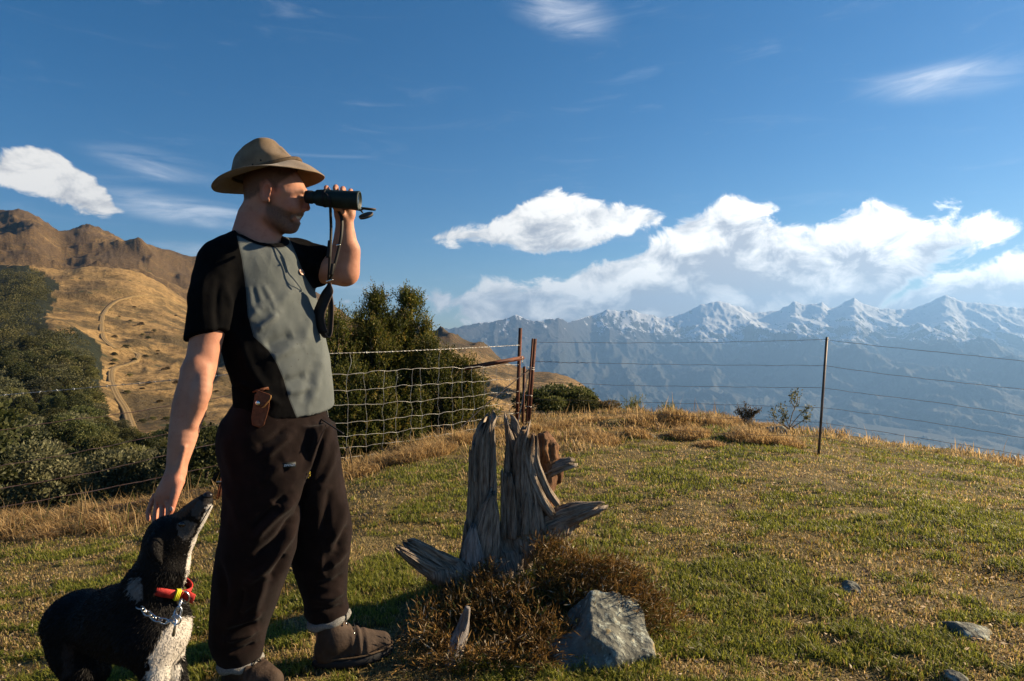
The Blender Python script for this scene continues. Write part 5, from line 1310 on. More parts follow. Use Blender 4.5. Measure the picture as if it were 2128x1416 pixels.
    bd = np.where(head & jaw, 1.0, 0); neckb = head & in_poly(px, py, [(552,440),(566,470),(590,492),(560,478),(545,455)]); bd = np.where(neckb, .6, bd)
    hair = np.where(head & in_poly(px, py, [(490,340),(640,340),(602,366),(585,376),(578,382),(575,400),(569,398),(566,384),(553,372),(541,380),(540,398),(530,408),(516,414),(500,416),(480,418)]), 1.0, 0)
    brow = head & in_poly(px, py, [(612,397),(634,395),(640,402),(628,403),(614,402)]); eye = head & in_poly(px, py, [(616,409),(632,406),(632,413),(618,413)]); hair = np.where(brow, .75, hair); hair = np.where(eye, .8, hair)
    teeth = np.where(head & in_poly(px, py, [(616,450.5),(627,449.5),(627,454.5),(617,455)]), 1.0, 0)
    blush = np.where(head, np.clip(.35*np.exp(-(((px-605)/20)**2+((py-425)/14)**2))+.55*np.exp(-(((px-638)/9)**2+((py-432)/10)**2))+.5*np.exp(-(((px-553)/14)**2+((py-398)/24)**2))+.28*((py > 440) & (px < 575)), 0, 1), 0)
    blush = np.where((py > 985) & (px < 420), .30, blush)
    E = np.vstack([F[:, [0, 1]], F[:, [1, 2]], F[:, [2, 3]], F[:, [3, 0]]])
    def soft(a, it=3):
        for _ in range(it):
            S = np.zeros(len(a)); c = np.zeros(len(a)); np.add.at(S, E[:, 0], a[E[:, 1]]); np.add.at(c, E[:, 0], 1); np.add.at(S, E[:, 1], a[E[:, 0]]); np.add.at(c, E[:, 1], 1); a = .4*a+.6*S/c
        return a
    for nm, a, it in (('beard', bd, 3), ('hair', hair, 2), ('teeth', teeth, 1), ('blush', blush, 3)): fattr(me, nm, soft(np.asarray(a, float), it))
    part('body', me, MATS['skin'], MAN)
    # nails of the near hand's thumb and first finger
    b = NB('nail'); b.set('Base Color', (.62, .36, .28)); b.set('Roughness', .3)
    for (u, v, y, rx, rz) in ((356.5, 1058, 1.8605, .0062, .0080),):
        t = Solid(P(u, v, y)-.016, P(u, v, y)+.016, .0022); t.ball(P(u, v, y), (rx, .0028, rz), 0); part('fingernail', new_mesh('fingernail', *t.mesh()), b.m, MAN)
man_body()

def man_shirt():
    s = Solid((-1.26, 1.88, .82), (-.50, 2.52, 1.62), .0042); H = 2.2
    rows = [(480, 500, 556), (492, 476, 588), (508, 457, 616), (540, 446, 638), (600, 446, 648), (650, 454, 660), (700, 464, 670), (750, 476, 680), (800, 490, 686), (850, 494, 689), (890, 490, 692)]
    s.loft([row(y, l, r, H, 1.5, ang=TH) for y, l, r in rows], 0, 2.15)
    s.cone(P(502, 508, 2.18), P(462, 536, 2.075), .034, .061, .05)           # near shoulder slope
    s.cone(P(575, 512, 2.25), P(618, 535, 2.32), .036, .066, .05)            # far shoulder slope
    def sleeve(pts, rad, hem, nrm, k):
        hem = np.asarray(hem); nrm = np.asarray(nrm)/np.linalg.norm(nrm); pts = [np.asarray(p) for p in pts]
        def fn(X, Y, Z):
            d = 1e3
            for i in range(len(pts)-1):
                a, b = pts[i], pts[i+1]; ba = b-a; t = np.clip(((X-a[0])*ba[0]+(Y-a[1])*ba[1]+(Z-a[2])*ba[2])/ba.dot(ba), 0, 1)
                d = smin(d, np.sqrt((X-a[0]-ba[0]*t)**2+(Y-a[1]-ba[1]*t)**2+(Z-a[2]-ba[2]*t)**2)-(rad[i]+(rad[i+1]-rad[i])*t), .01) if i else np.sqrt((X-a[0]-ba[0]*t)**2+(Y-a[1]-ba[1]*t)**2+(Z-a[2]-ba[2]*t)**2)-(rad[i]+(rad[i+1]-rad[i])*t)
            return np.maximum(d, (X-hem[0])*nrm[0]+(Y-hem[1])*nrm[1]+(Z-hem[2])*nrm[2])
        A = np.array(pts); s.put(fn, A.min(0)-max(rad), A.max(0)+max(rad), k)
    ax = P(428, 740, 2.005)-P(440, 620, 2.03)
    sleeve([P(456, 548, 2.065), P(440, 620, 2.035), P(428, 740, 2.005)], [.069, .069, .0655], P(429, 698, 2.01), np.array([.30, -.15, -1.0]), .022)
    sleeve([P(606, 543, 2.325), P(660, 552, 2.315), P(716, 558, 2.30)], [.075, .073, .070], P(680, 550, 2.31), np.array([1.0, -.08, -.30]), .03)
    # hem: a slanted cut, lower in front
    A, B, C = P(693, 849, 2.24), P(608, 878, 2.06), P(490, 818, 2.22); n = np.cross(B-A, C-A); n /= np.linalg.norm(n); n = n if n[2] < 0 else -n
    X, Y, Z = np.meshgrid(*s.ax, indexing='ij', sparse=True); pl = ((X-A[0])*n[0]+(Y-A[1])*n[1]+(Z-A[2])*n[2]).astype(np.float32)
    s.f = np.where(Z < 1.03, np.maximum(s.f, pl), s.f)
    # neck opening
    fv = np.array([math.cos(R(35)), -math.sin(R(35)), 0]); tl = math.atan(.46); a0 = fv*math.cos(tl)+np.array([0, 0, -math.sin(tl)]); a1 = np.array([-fv[1], fv[0], 0]); A_ = np.array([a0, a1, np.cross(a0, a1)])
    s.ball(P(540, 477, 2.165), (.092, .084, .050), .005, 'cut', rot=A_)
    V, F = s.mesh(); V = relax(V, F, 2, .4)
    lines = [([(519, 590), (520, 615), (523, 645)], 6, .0022), ([(530, 592), (538, 612), (546, 634)], 6, .0024), ([(525, 592), (529, 615), (533, 640)], 5, -.0010), ([(545, 590), (556, 610), (566, 626)], 6, .003),
             ([(580, 650), (555, 670), (530, 690)], 7, .008), ([(612, 694), (580, 708), (546, 722)], 10, -.009), ([(625, 715), (585, 735), (560, 745)], 9, .007), ([(640, 778), (610, 790), (582, 794)], 9, -.008), ([(655, 800), (620, 812), (590, 816)], 8, .006),
             ([(672, 740), (660, 790), (640, 850)], 9, .005), ([(655, 745), (645, 790), (625, 845)], 9, -.005), ([(660, 640), (640, 680), (630, 720)], 9, .005), ([(540, 640), (520, 660), (500, 668)], 8, .006),
             ([(610, 600), (580, 630), (560, 640)], 10, .004), ([(500, 700), (520, 760), (560, 820)], 9, .006), ([(480, 720), (500, 780), (540, 840)], 9, -.005), ([(490, 790), (530, 812), (580, 838)], 6, .007), ([(485, 800), (520, 828), (560, 848)], 5, -.006),
             ([(430, 560), (418, 620), (420, 680)], 8, .004), ([(455, 580), (450, 640), (455, 700)], 7, -.005), ([(470, 600), (478, 640), (470, 690)], 6, .005), ([(615, 525), (640, 545), (668, 560)], 7, .004), ([(620, 550), (645, 570), (660, 585)], 6, -.005)]
    V = fold(V, F, [(a_, w_*1.1, d_*1.5) for a_, w_, d_ in lines], .010, 3, 8); V = relax(V, F, 1, .3)
    SURF.append(V)
    me = new_mesh('shirt', V, F); px, py = to_px(V)
    poly = [(488,470),(503,540),(511,600),(515,655),(527,700),(558,728),(576,757),(590,790),(601,830),(618,872),(626,895),(740,895),(740,600),(650,600),(634,575),(622,545),(610,515),(592,480),(560,460)]
    ins = in_poly(px, py, poly); d, _ = seg_dist(px, py, poly+poly[:1]); sd = np.where(ins, d, -d)
    fdir = np.array([math.cos(R(40)), -math.sin(R(40))]); c0 = P(560, 650, 2.2); fr = (V[:, 0]-c0[0])*fdir[0]+(V[:, 1]-c0[1])*fdir[1]
    q = (V-P(540, 477, 2.165))@A_.T/np.array([.092, .084, .050]); q = np.sqrt((q*q).sum(1)); rim = (q-1.24)*46      # ribbed neckband
    sd = np.where(fr > -.035, np.minimum(sd, rim), -8.0); fattr(me, 'panel', np.clip(sd, -8, 8))
    sh = part('shirt', me, MATS['shirt_cloth'], MAN)
    # small round emblem on his left breast
    k = np.argmin(np.hypot(px-625, py-566)+(V[:, 1] > 2.3)*1e3+1e3*(vnormals(V, F)[:, 1] > 0)); c = V[k]; nr = vnormals(V, F)[k]; t = np.cross(nr, [0, 0, 1.]); t /= np.linalg.norm(t); u = np.cross(nr, t)
    ring = np.array([c+nr*.004+(t*math.cos(a)+u*math.sin(a))*.0115 for a in np.linspace(0, 6.283, 20)[:-1]]); Vd = np.vstack([ring, c+nr*.0045]); tri = np.stack([np.full(19, 19), np.arange(19), (np.arange(19)+1) % 19], 1)
    part('emblem', new_mesh('emblem', Vd, None, tri, False), MATS['emblem_pink'], sh)
    ring2 = np.array([c+nr*.0055+(t*math.cos(a)*.6+u*math.sin(a)*.25)*.0115 for a in np.linspace(0, 6.283, 14)])
    part('emblem_mark', mesh_of(tube(ring2, .0011, 4, False), 'emblem_mark'), MATS['collar_rib'], sh)
man_shirt()

def man_trousers():
    s = Solid((-1.24, 1.90, .04), (-.50, 2.44, 1.06), .0044)
    s.loft([row(y, l, r, 2.19, 1.42, ang=TH) for y, l, r in [(795, 510, 650), (830, 496, 662), (862, 478, 672), (905, 466, 688), (940, 474, 690), (970, 492, 684), (1000, 520, 670)]], 0, 2.2)
    s.loft([row(y, l, r, Y, b=bb) for y, l, r, Y, bb in [(880, 470, 625, 2.17, .10), (930, 464, 636, 2.15, .11), (970, 467, 640, 2.13, .11), (1010, 470, 634, 2.115, .105), (1060, 468, 621, 2.10, .100), (1110, 464, 613, 2.09, .098), (1150, 456, 607, 2.08, .096), (1200, 448, 592, 2.075, .092), (1250, 443, 573, 2.07, .088), (1300, 440, 553, 2.065, .082), (1335, 442, 545, 2.06, .078), (1362, 454, 541, 2.06, .068), (1378, 464, 534, 2.06, .055)]], .045, 2.2)
    s.loft([row(y, l, r, Y, b=bb) for y, l, r, Y, bb in [(880, 590, 694, 2.215, .10), (930, 586, 701, 2.215, .105), (965, 588, 705, 2.22, .10), (1010, 598, 710, 2.225, .098), (1060, 606, 720, 2.23, .095), (1100, 607, 728, 2.235, .092), (1150, 608, 723, 2.24, .088), (1200, 622, 718, 2.24, .080), (1245, 634, 716, 2.235, .074), (1272, 637, 722, 2.23, .070), (1292, 648, 714, 2.225, .058)]], .012, 2.2)
    V, F = s.mesh(); V = relax(V, F, 2, .4)
    L = [([(614, 1036), (570, 1078), (524, 1128)], 8, .012), ([(600, 1026), (555, 1066), (515, 1105)], 8, -.010), ([(617, 1080), (568, 1163), (508, 1216)], 9, .014), ([(618, 1060), (575, 1120), (520, 1160)], 9, -.013), ([(598, 1146), (578, 1180), (556, 1206)], 9, -.014),
         ([(560, 1190), (545, 1215), (524, 1290)], 10, .010), ([(505, 1215), (500, 1255), (492, 1290)], 9, -.009), ([(530, 1240), (512, 1262), (490, 1275)], 6, .008), ([(470, 1332), (500, 1322), (534, 1310)], 6, .012), ([(462, 1318), (500, 1306), (540, 1292)], 7, -.010), ([(470, 1358), (505, 1350), (536, 1336)], 5, -.009), ([(476, 1300), (520, 1286), (545, 1270)], 6, .008),
         ([(690, 872), (665, 930), (640, 1000)], 5, -.010), ([(678, 870), (652, 930), (632, 990)], 7, .008), ([(655, 880), (655, 940), (640, 985)], 6, .006), ([(640, 1000), (632, 1030), (618, 1062)], 5, -.016), ([(700, 900), (690, 960), (668, 1010)], 8, .007),
         ([(610, 900), (575, 930), (545, 955)], 8, .008), ([(600, 885), (560, 915), (530, 930)], 7, -.007), ([(590, 960), (560, 990), (530, 1010)], 12, .006), ([(560, 1045), (572, 1052), (584, 1048)], 6, .007),
         ([(690, 1010), (678, 1060), (672, 1118)], 10, -.008), ([(712, 1030), (710, 1080), (690, 1135)], 12, .008), ([(725, 1090), (712, 1112), (695, 1150)], 8, -.009), ([(722, 1130), (705, 1160), (680, 1180)], 7, .008), ([(670, 1150), (668, 1180), (676, 1200)], 6, .005), ([(715, 1190), (690, 1210), (650, 1215)], 7, -.007), ([(712, 1225), (690, 1240), (645, 1245)], 7, .009), ([(716, 1255), (690, 1266), (642, 1268)], 6, -.008),
         ([(470, 1010), (490, 1050), (500, 1100)], 12, .006), ([(465, 900), (480, 960), (490, 1000)], 12, .005), ([(455, 1160), (470, 1220), (470, 1280)], 9, -.006)]
    V = fold(V, F, [(a_, w_*.9, d_*1.5) for a_, w_, d_ in L], .013, 9, 6); V = relax(V, F, 1, .3)
    SURF.append(V)
    tr = part('trousers', new_mesh('trousers', V, F), MATS['fleece_trousers'], MAN)
    px, py = to_px(V); N = vnormals(V, F)
    def on(u, v):
        k = np.argmin(np.hypot(px-u, py-v)+1e3*(N[:, 1] > 0)); return V[k], N[k]
    # woven name label on the thigh
    c, n = on(598, 966); n = n*.5+np.array([0, -.5, 0]); n /= np.linalg.norm(n); rt = np.array([0, 0, 1.]); rt = np.cross(rt, n); rt /= np.linalg.norm(rt); rt = rt if rt[0] > 0 else -rt; rt = rt*.995+np.array([0, 0, .04]); up = np.cross(n, rt); up = up if up[2] > 0 else -up
    w, h = .0262, .0088; o = c+n*.0045
    Vl = np.array([o-rt*w-up*h, o+rt*w-up*h, o+rt*w+up*h, o-rt*w+up*h]); Vl = np.vstack([Vl, Vl-n*.006])
    lab = part('name_label', new_mesh('name_label', Vl, np.array([[0, 1, 2, 3], [4, 7, 6, 5], [0, 4, 5, 1], [1, 5, 6, 2], [2, 6, 7, 3], [3, 7, 4, 0]]), smooth=False), MATS['label_black'], tr)
    cu = bpy.data.curves.new('lettering', 'FONT'); cu.body = 'SWAZI'; cu.size = 1.0; cu.extrude = .02; cu.offset = .018; cu.align_x = 'CENTER'; cu.align_y = 'CENTER'; cu.resolution_u = 3
    tmp = bpy.data.objects.new('lettering', cu); COL.objects.link(tmp); bpy.context.view_layer.update(); dg = bpy.context.evaluated_depsgraph_get(); tm = bpy.data.meshes.new_from_object(tmp.evaluated_get(dg)); bpy.data.objects.remove(tmp)
    co = np.empty(len(tm.vertices)*3, np.float32); tm.vertices.foreach_get('co', co); co = co.reshape(-1, 3); sc_ = .0335/(co[:, 0].max()-co[:, 0].min())
    W_ = (o+n*.0012+rt*.0065)+co[:, :1]*sc_*rt+co[:, 1:2]*sc_*up*.95+(co[:, 1:2]*sc_*.18)*rt+co[:, 2:3]*sc_*n; tm.vertices.foreach_set('co', W_.astype(np.float32).ravel()); tm.update(); part('lettering', tm, MATS['label_white'], lab)
    fern = [tube(np.array([o+n*.0018-rt*.0205+up*(-.005+.0022*k), o+n*.0018-rt*(.0150+.0012*k)+up*(-.003+.0022*k)]), .0007, 4) for k in range(4)]
    part('leaf_mark', new_mesh('leaf_mark', *merge(fern)), MATS['label_yellow'], lab)
    c, n = on(638, 985); q = [tube(np.array([c+n*.004+np.array([dx, 0, dz]), c+n*.004+np.array([dx+ex, 0, dz+ez])]), .0013, 4) for dx, dz, ex, ez in ((0, 0, .006, .010), (-.002, .004, .008, -.002), (.003, -.008, .003, .007), (-.004, -.012, .005, .003))]
    part('stitching', new_mesh('stitching', *merge(q)), MATS['label_yellow'], tr)
    # drawcord end hanging out at the front
    part('drawcord', mesh_of(tube(spline([P(668, 872, 2.20), P(690, 886, 2.15), P(714, 902, 2.13)], 14), .004, 6, True, .5), 'drawcord'), MATS['black_strap'], tr)
man_trousers()

def boots():
    def boot(heel, toe, top, name):
        heel = np.asarray(heel, float); toe = np.asarray(toe, float); top = np.asarray(top, float); d = toe-heel; L = np.linalg.norm(d[:2]); d = d/np.linalg.norm(d); sd = np.array([-d[1], d[0], 0]); z0 = min(heel[2], toe[2])
        def at(t, h, s=0): return heel+d*L*t+np.array([0, 0, h])+sd*s
        lo = np.minimum(np.minimum(heel, toe), top)-.10; hi = np.maximum(np.maximum(heel, toe), top)+.10
        s = Solid(lo, hi, .0042)
        s.cone(at(.23, .085), top, .047, .052, 0); s.cone(at(.14, .055), at(.26, .10), .041, .046, .02)
        s.chain([at(.26, .085), at(.46, .075), at(.68, .055), at(.86, .045)], [.048, .044, .042, .036], .02); s.cone(at(.62, .040, .012), at(.62, .040, -.012), .042, .042, .02); s.cone(at(.15, .03), at(.85, .03), .036, .036, .015)
        X, Y, Z = np.meshgrid(*s.ax, indexing='ij', sparse=True); s.f = np.maximum(s.f, (heel[2]+.022+((X-heel[0])*d[0]+(Y-heel[1])*d[1])*d[2]-Z).astype(np.float32)); s.f = np.maximum(s.f, (Z-top[2]).astype(np.float32))
        V, F = s.mesh(); V = relax(V, F, 2, .4); N = vnormals(V, F)
        t = ((V-heel)@d)/L; V = V+N*(.0035*np.sin(t*60)*np.exp(-((t-.55)/.10)**2)+.003*(fbm3(V[:, 0]*22, V[:, 1]*22, V[:, 2]*22, 2, 4)-.5))[:, None]
        b = part('boot', new_mesh('boot', V, F), MATS['boot_leather'], MAN)
        # lugged sole
        out = []
        for k in range(40):
            a = k/40*2*math.pi; cx = .5+.535*math.cos(a); wv = (.046+.008*math.cos(a*1.0+.3)-.010*math.cos(2*a))*math.sin(a)
            out.append((cx, wv))
        lay = []
        for (hh, g) in ((.0, .95), (.008, .98), (.022, 1.0), (.026, .94)): lay.append(np.array([at(.5+(c-.5)*g, hh, w*g) for c, w in out]))
        Vs = np.vstack(lay+[at(.5, 0)[None], at(.5, .030)[None]]); F = grid_faces(4, 40, True); j = np.arange(40); tri = np.vstack([np.stack([np.full(40, 160), (j+1) % 40, j], 1), np.stack([np.full(40, 161), 120+j, 120+(j+1) % 40], 1)])
        part('sole', new_mesh('sole', Vs, F, tri), MATS['boot_sole'], b)
        part('welt', mesh_of(tube(np.vstack([np.array([at(.5+(c-.5)*.985, .034, w*.99) for c, w in out]), at(.5+(out[0][0]-.5)*.985, .034, out[0][1]*.99)[None]]), .0032, 5, False), 'welt'), MATS['label_yellow'] if False else MATS['hat_cord'], b)
        # laces over the instep and hooks beside them
        for k in range(5):
            t = .34+.075*k; h = .150-.016*k if k else .162; w = .020
            if k < 2: cpt = at(.36-.0*k, .165-.03*k); t = .385+.02*k; h = .158-.030*k
            C = np.array([at(t, h-.012, -w), at(t+.012, h+.002, -w*.4), at(t+.016, h+.003, w*.4), at(t+.004, h-.012, w)])
            part('lace', mesh_of(tube(spline(C, 10), .0026, 5), 'lace'), MATS['black_strap'], b)
            for sg in (-1, 1): part('lace_hook', mesh_of(tube(np.array([at(t, h-.014, sg*(w+.002)), at(t-.004, h-.012, sg*(w+.008))]), .0032, 6), 'lace_hook'), MATS['polished_metal'], b)
        return b
    def gz(p): return np.array([p[0], p[1], float(ground_z(np.array([p[0]]), np.array([p[1]]))[0])+.004])
    h1 = P(655, 1397, 2.165); t1 = P(812, 1368, 2.27); h1 = gz(h1); t1 = gz(t1)
    boot(h1, t1, P(684, 1268, 2.225), 'far')
    h2 = gz(P(474, 1432, 2.07)); t2 = gz(P(580, 1452, 2.00)); boot(h2, t2, P(500, 1368, 2.06), 'near')
    for (c, r, tilt, z) in ((P(683, 1287, 2.225), .064, .22, .020), (P(499, 1374, 2.06), .060, .05, .016)):
        th = np.linspace(0, 2*math.pi, 50); ring = np.stack([c[0]+r*np.cos(th), c[1]+.062*np.sin(th), c[2]+tilt*r*np.cos(th)+.002*np.sin(7*th)], 1)
        part('sock_cuff', mesh_of(tube(ring, .0135+.002*np.sin(5*th), 8, False), 'sock_cuff'), MATS['wool_sock'], MAN)
boots()

def hat():
    n = 80; H = 2.2; th = np.arange(n)*2*math.pi/n; cx, sn = np.cos(th), np.sin(th)
    c = P(553, 356, H)
    top_px = np.array([(470, 372), (479, 352), (483, 338), (500, 321), (527, 303), (549, 292), (568, 286), (578, 288), (592, 305), (608, 323), (618, 335), (630, 348)], float)
    topX = (top_px[:, 0]-CX)/FX*H; topZ = EYE+(CY-top_px[:, 1])/FX*H-.013
    rows = []
    f2, b2 = np.clip(cx, 0, 1)**2, np.clip(-cx, 0, 1)**2
    base = .033*cx-.018*sn**2
    edge = base-(.014+.036*f2+.023*b2)+.004*np.sin(3*th+.6)
    for t in np.linspace(0, 1, 12):
        ax = np.where(cx > 0, .202, .178)*(1-t)+.117*t; ay = .160*(1-t)+.090*t
        z = edge+(base-edge)*(1-(1-t)**1.35); rows.append(np.stack([ax*cx, ay*sn, z], 1))
    base_z = base
    for k, t in enumerate(np.linspace(0, 1, 26)[1:]):
        if t < .70: sc = 1-.055*(t/.70)**1.5; f = .93*(t/.70)
        else: u = (t-.70)/.30; sc = .945*max(.03, math.cos(u*math.pi/2))**.62; f = .93+.07*math.sin(u*math.pi/2)**.7
        q = smooth01((t-.25)/.55)
        x = .117*cx*sc; y = .090*sn*sc*(1-.16*q)
        # the crown leans in towards its front ridge
        X = c[0]+x; zt = np.interp(X, topX, topZ)-c[2]; z = base_z+(zt-base_z)*f
        pinch = np.exp(-((x-.052)/.030)**2)*q; y = y*(1-.55*pinch)
        if t > .70: z = z-.026*smooth01((t-.70)/.22)*np.exp(-(y/.030)**2)*smooth01((x+.085)/.05)*smooth01((.075-x)/.03)
        rows.append(np.stack([x, y, z], 1))
    V = np.vstack(rows)+c; F = grid_faces(len(rows), n, True); k = len(V); V = np.vstack([V, rows[-1].mean(0)+c]); j = np.arange(n); bse = (len(rows)-1)*n
    tri = np.stack([np.full(n, k), bse+j, bse+(j+1) % n], 1)
    V[:, 2] += .0025*(fbm3(V[:, 0]*26, V[:, 1]*26, V[:, 2]*26, 2, 8)-.5)*2
    me = new_mesh('hat', V, F, tri); o = part('hat', me, MATS['felt_hat'], MAN)
    md = o.modifiers.new('felt', 'SOLIDIFY'); md.thickness = .0042; md.offset = 0
    ss_ = o.modifiers.new('smooth', 'SUBSURF'); ss_.levels = 1; ss_.render_levels = 1
    C = np.vstack([rows[11], rows[11][:1]])+c; C[:, 2] += .006; cc = C.mean(0); C[:, :2] = cc[:2]+(C[:, :2]-cc[:2])*1.012
    part('hat_cord', mesh_of(tube(C, .0058, 7, False, 1.4), 'hat_cord'), MATS['hat_cord'], o)
    for (u, v) in ((513, 351), (526, 343), (541, 335)):
        # nearest near-side point of the crown wall
        W_ = V[11*n:]; px, py = to_px(W_); kk = np.argmin(np.hypot(px-u, py-v)+(W_[:, 1] > H)*1e3); p = W_[kk]+np.array([0, -.0035, 0])
        s = Solid(p-.012, p+.012, .0018); s.ball(p, (.0032, .003, .0032), 0); part('eyelet', new_mesh('eyelet', *s.mesh()), MATS['black_strap'], o)
hat()
# ================================================================== BINOCULARS, POUCH
def lathe(axis_a, axis_b, prof, k=28):
    """prof: (t along axis in metres, radius)"""
    a = np.asarray(axis_a, float); b = np.asarray(axis_b, float); d = (b-a)/np.linalg.norm(b-a); u = np.cross(d, [0, 1., 0]); u /= np.linalg.norm(u); v = np.cross(d, u)
    th = np.arange(k)*2*math.pi/k; V = np.vstack([a+d*t+(u*np.cos(th)[:, None]+v*np.sin(th)[:, None])*r for t, r in prof]); F = grid_faces(len(prof), k, True)
    n = len(V); V = np.vstack([V, a+d*prof[0][0], a+d*prof[-1][0]]); j = np.arange(k); bb = (len(prof)-1)*k
    tri = np.vstack([np.stack([np.full(k, n), (j+1) % k, j], 1), np.stack([np.full(k, n+1), bb+j, bb+(j+1) % k], 1)]); return V, F, tri
def ribbon(C, S, th=.002):
    """flat strap along C with half-width vectors S"""
    C = np.asarray(C, float); S = np.broadcast_to(np.asarray(S, float), C.shape); T = np.gradient(C, axis=0); N = np.cross(T, S); N /= np.linalg.norm(N, axis=1)[:, None]+1e-9
    V = np.stack([C-S-N*th/2, C+S-N*th/2, C+S+N*th/2, C-S+N*th/2], 1).reshape(-1, 3); F = grid_faces(len(C), 4, True); n = (len(C)-1)*4
    return V, np.vstack([F, [[0, 3, 2, 1]], [[n, n+1, n+2, n+3]]]), None
def binoculars():
    o = empty('binoculars', P(692, 414, 2.18), 'dark green rubber binoculars held to the eyes, lens caps hanging open', 'binoculars')
    R_ = MATS['black_rubber']
    prof = [(0, .0185), (.002, .0215), (.020, .0220), (.022, .0205), (.030, .0215), (.034, .0265), (.050, .0285), (.070, .0300), (.105, .0305), (.150, .0318), (.176, .0335), (.181, .0335), (.182, .029), (.176, .028)]
    for dY in (2.150, 2.216):
        a = P(638, 409.5, dY); b = P(747, 418, dY); br = part('barrel', new_mesh('barrel', *lathe(a, b, prof)), R_, o)
        d = (b-a)/np.linalg.norm(b-a); part('eyecup', new_mesh('eyecup', *lathe(a, b, [(-.003, .016), (-.004, .0205), (.004, .0225), (.018, .0228), (.019, .0215)])), MATS['black_strap'], br)
        part('objective_lens', new_mesh('objective_lens', *lathe(a, b, [(.172, .028), (.177, .0275), (.1775, .001)])), MATS['lens_glass'], br)
        part('rubber_ring', new_mesh('rubber_ring', *lathe(a, b, [(.058, .0298), (.060, .0312), (.066, .0312), (.068, .030)])), MATS['black_strap'], br)
    m = [P(668, 405, 2.183), P(715, 407, 2.183)]; part('hinge', new_mesh('hinge', *lathe(P(664, 404, 2.183), P(722, 408, 2.183), [(0, .010), (.002, .014), (.030, .014), (.032, .017), (.052, .017), (.054, .013), (.094, .013), (.096, .009)])), MATS['black_strap'], o)
    s = Solid(P(665, 430, 2.15)-.02, P(725, 400, 2.216)+.02, .004); s.cone(P(680, 411, 2.15), P(680, 411, 2.216), .016, .016, 0); s.cone(P(712, 414, 2.15), P(712, 414, 2.216), .015, .015, .01); part('bridge', new_mesh('bridge', *s.mesh()), R_, o)
    # hinged lens caps dangling from the objectives
    for (u, v, Y, nx, ny, nz) in ((766, 435, 2.216, .10, -.18, 1.0), (761, 449, 2.150, -.22, -.50, .84)):
        c = P(u, v, Y); nr = np.array([nx, ny, nz]); nr /= np.linalg.norm(nr)
        cap = part('lens_cap', new_mesh('lens_cap', *lathe(c-nr*.004, c+nr*.004, [(0, .020), (.001, .0245), (.008, .0255), (.009, .023)], 24)), MATS['black_rubber'], o)
        part('cap_rim', mesh_of(tube(np.array([c+nr*.003+(np.cross(nr, [1., 0, 0])*math.sin(a)+np.cross(nr, np.cross(nr, [1., 0, 0]))*math.cos(a))*.0245 for a in np.linspace(0, 6.283, 26)]), .0022, 5, False), 'cap_rim'), MATS['strap_edge'], cap)
        part('cap_hinge', mesh_of(tube(spline([P(741, 436, Y), P(748, 437, Y), P(754, (436+v)/2, Y)], 8), .0032, 6), 'cap_hinge'), MATS['black_strap'], cap)
    # neck strap: two thin runs, buckles, and a padded loop hanging below
    Y = 2.19; Y2 = 2.215
    part('strap', new_mesh('strap', *ribbon(spline([P(672, 397, 2.135), P(682, 408, 2.114), P(686, 425, 2.125), P(687, 445, 2.16), P(688, 480, Y), P(686, 530, Y), P(683, 582, Y2)], 40), np.array([.0040, .0030, 0]))), MATS['black_strap'], o)
    part('strap', new_mesh('strap', *ribbon(spline([P(702, 436, 2.20), P(710, 455, 2.20), P(709, 490, Y), P(702, 525, Y), P(693, 560, Y), P(686, 584, Y2)], 40), np.array([.0045, .003, 0]))), MATS['black_strap'], o)
    for (u, v0, v1, w) in ((684, 500, 536, .007), (690, 548, 572, .006)):
        part('strap_tail', new_mesh('strap_tail', *ribbon(spline([P(u+2, v0, Y-.004), P(u, (v0+v1)/2, Y-.006), P(u-2, v1, Y-.004)], 10), np.array([w, .002, 0]), .004)), MATS['black_strap'], o)
    for (u, v, yb) in ((682, 585, Y2), (688, 583, Y2), (703, 510, Y)):
        s = Solid(P(u, v, yb)-.016, P(u, v, yb)+.016, .002); s.cone(P(u-3, v, yb-.004), P(u+3, v-1, yb-.004), .0032, .0032, 0); part('buckle', new_mesh('buckle', *s.mesh()), MATS['polished_metal'], o)
    loop = spline([P(685, 588, Y2), P(681, 606, Y2), P(670, 632, Y2-.004), P(662, 656, Y2-.006), P(665, 680, Y2), P(676, 700, Y2+.004), P(684, 696, Y2+.006), P(687, 668, Y2+.006), P(688, 630, Y2+.004), P(687, 600, Y2)], 70)
    t = np.linspace(0, 1, 70); wd = .006+.020*smooth01(np.minimum(t, 1-t)*7); S = np.stack([wd*.85*np.where(t < .5, 1, .45), -wd*.30, 0*t], 1)
    pd = part('strap_pad', new_mesh('strap_pad', *ribbon(loop, S, .006)), MATS['black_strap'], o)
    part('pad_edge', mesh_of(tube(loop+S*1.02, .0022, 5), 'pad_edge'), MATS['strap_edge'], pd)
binoculars()
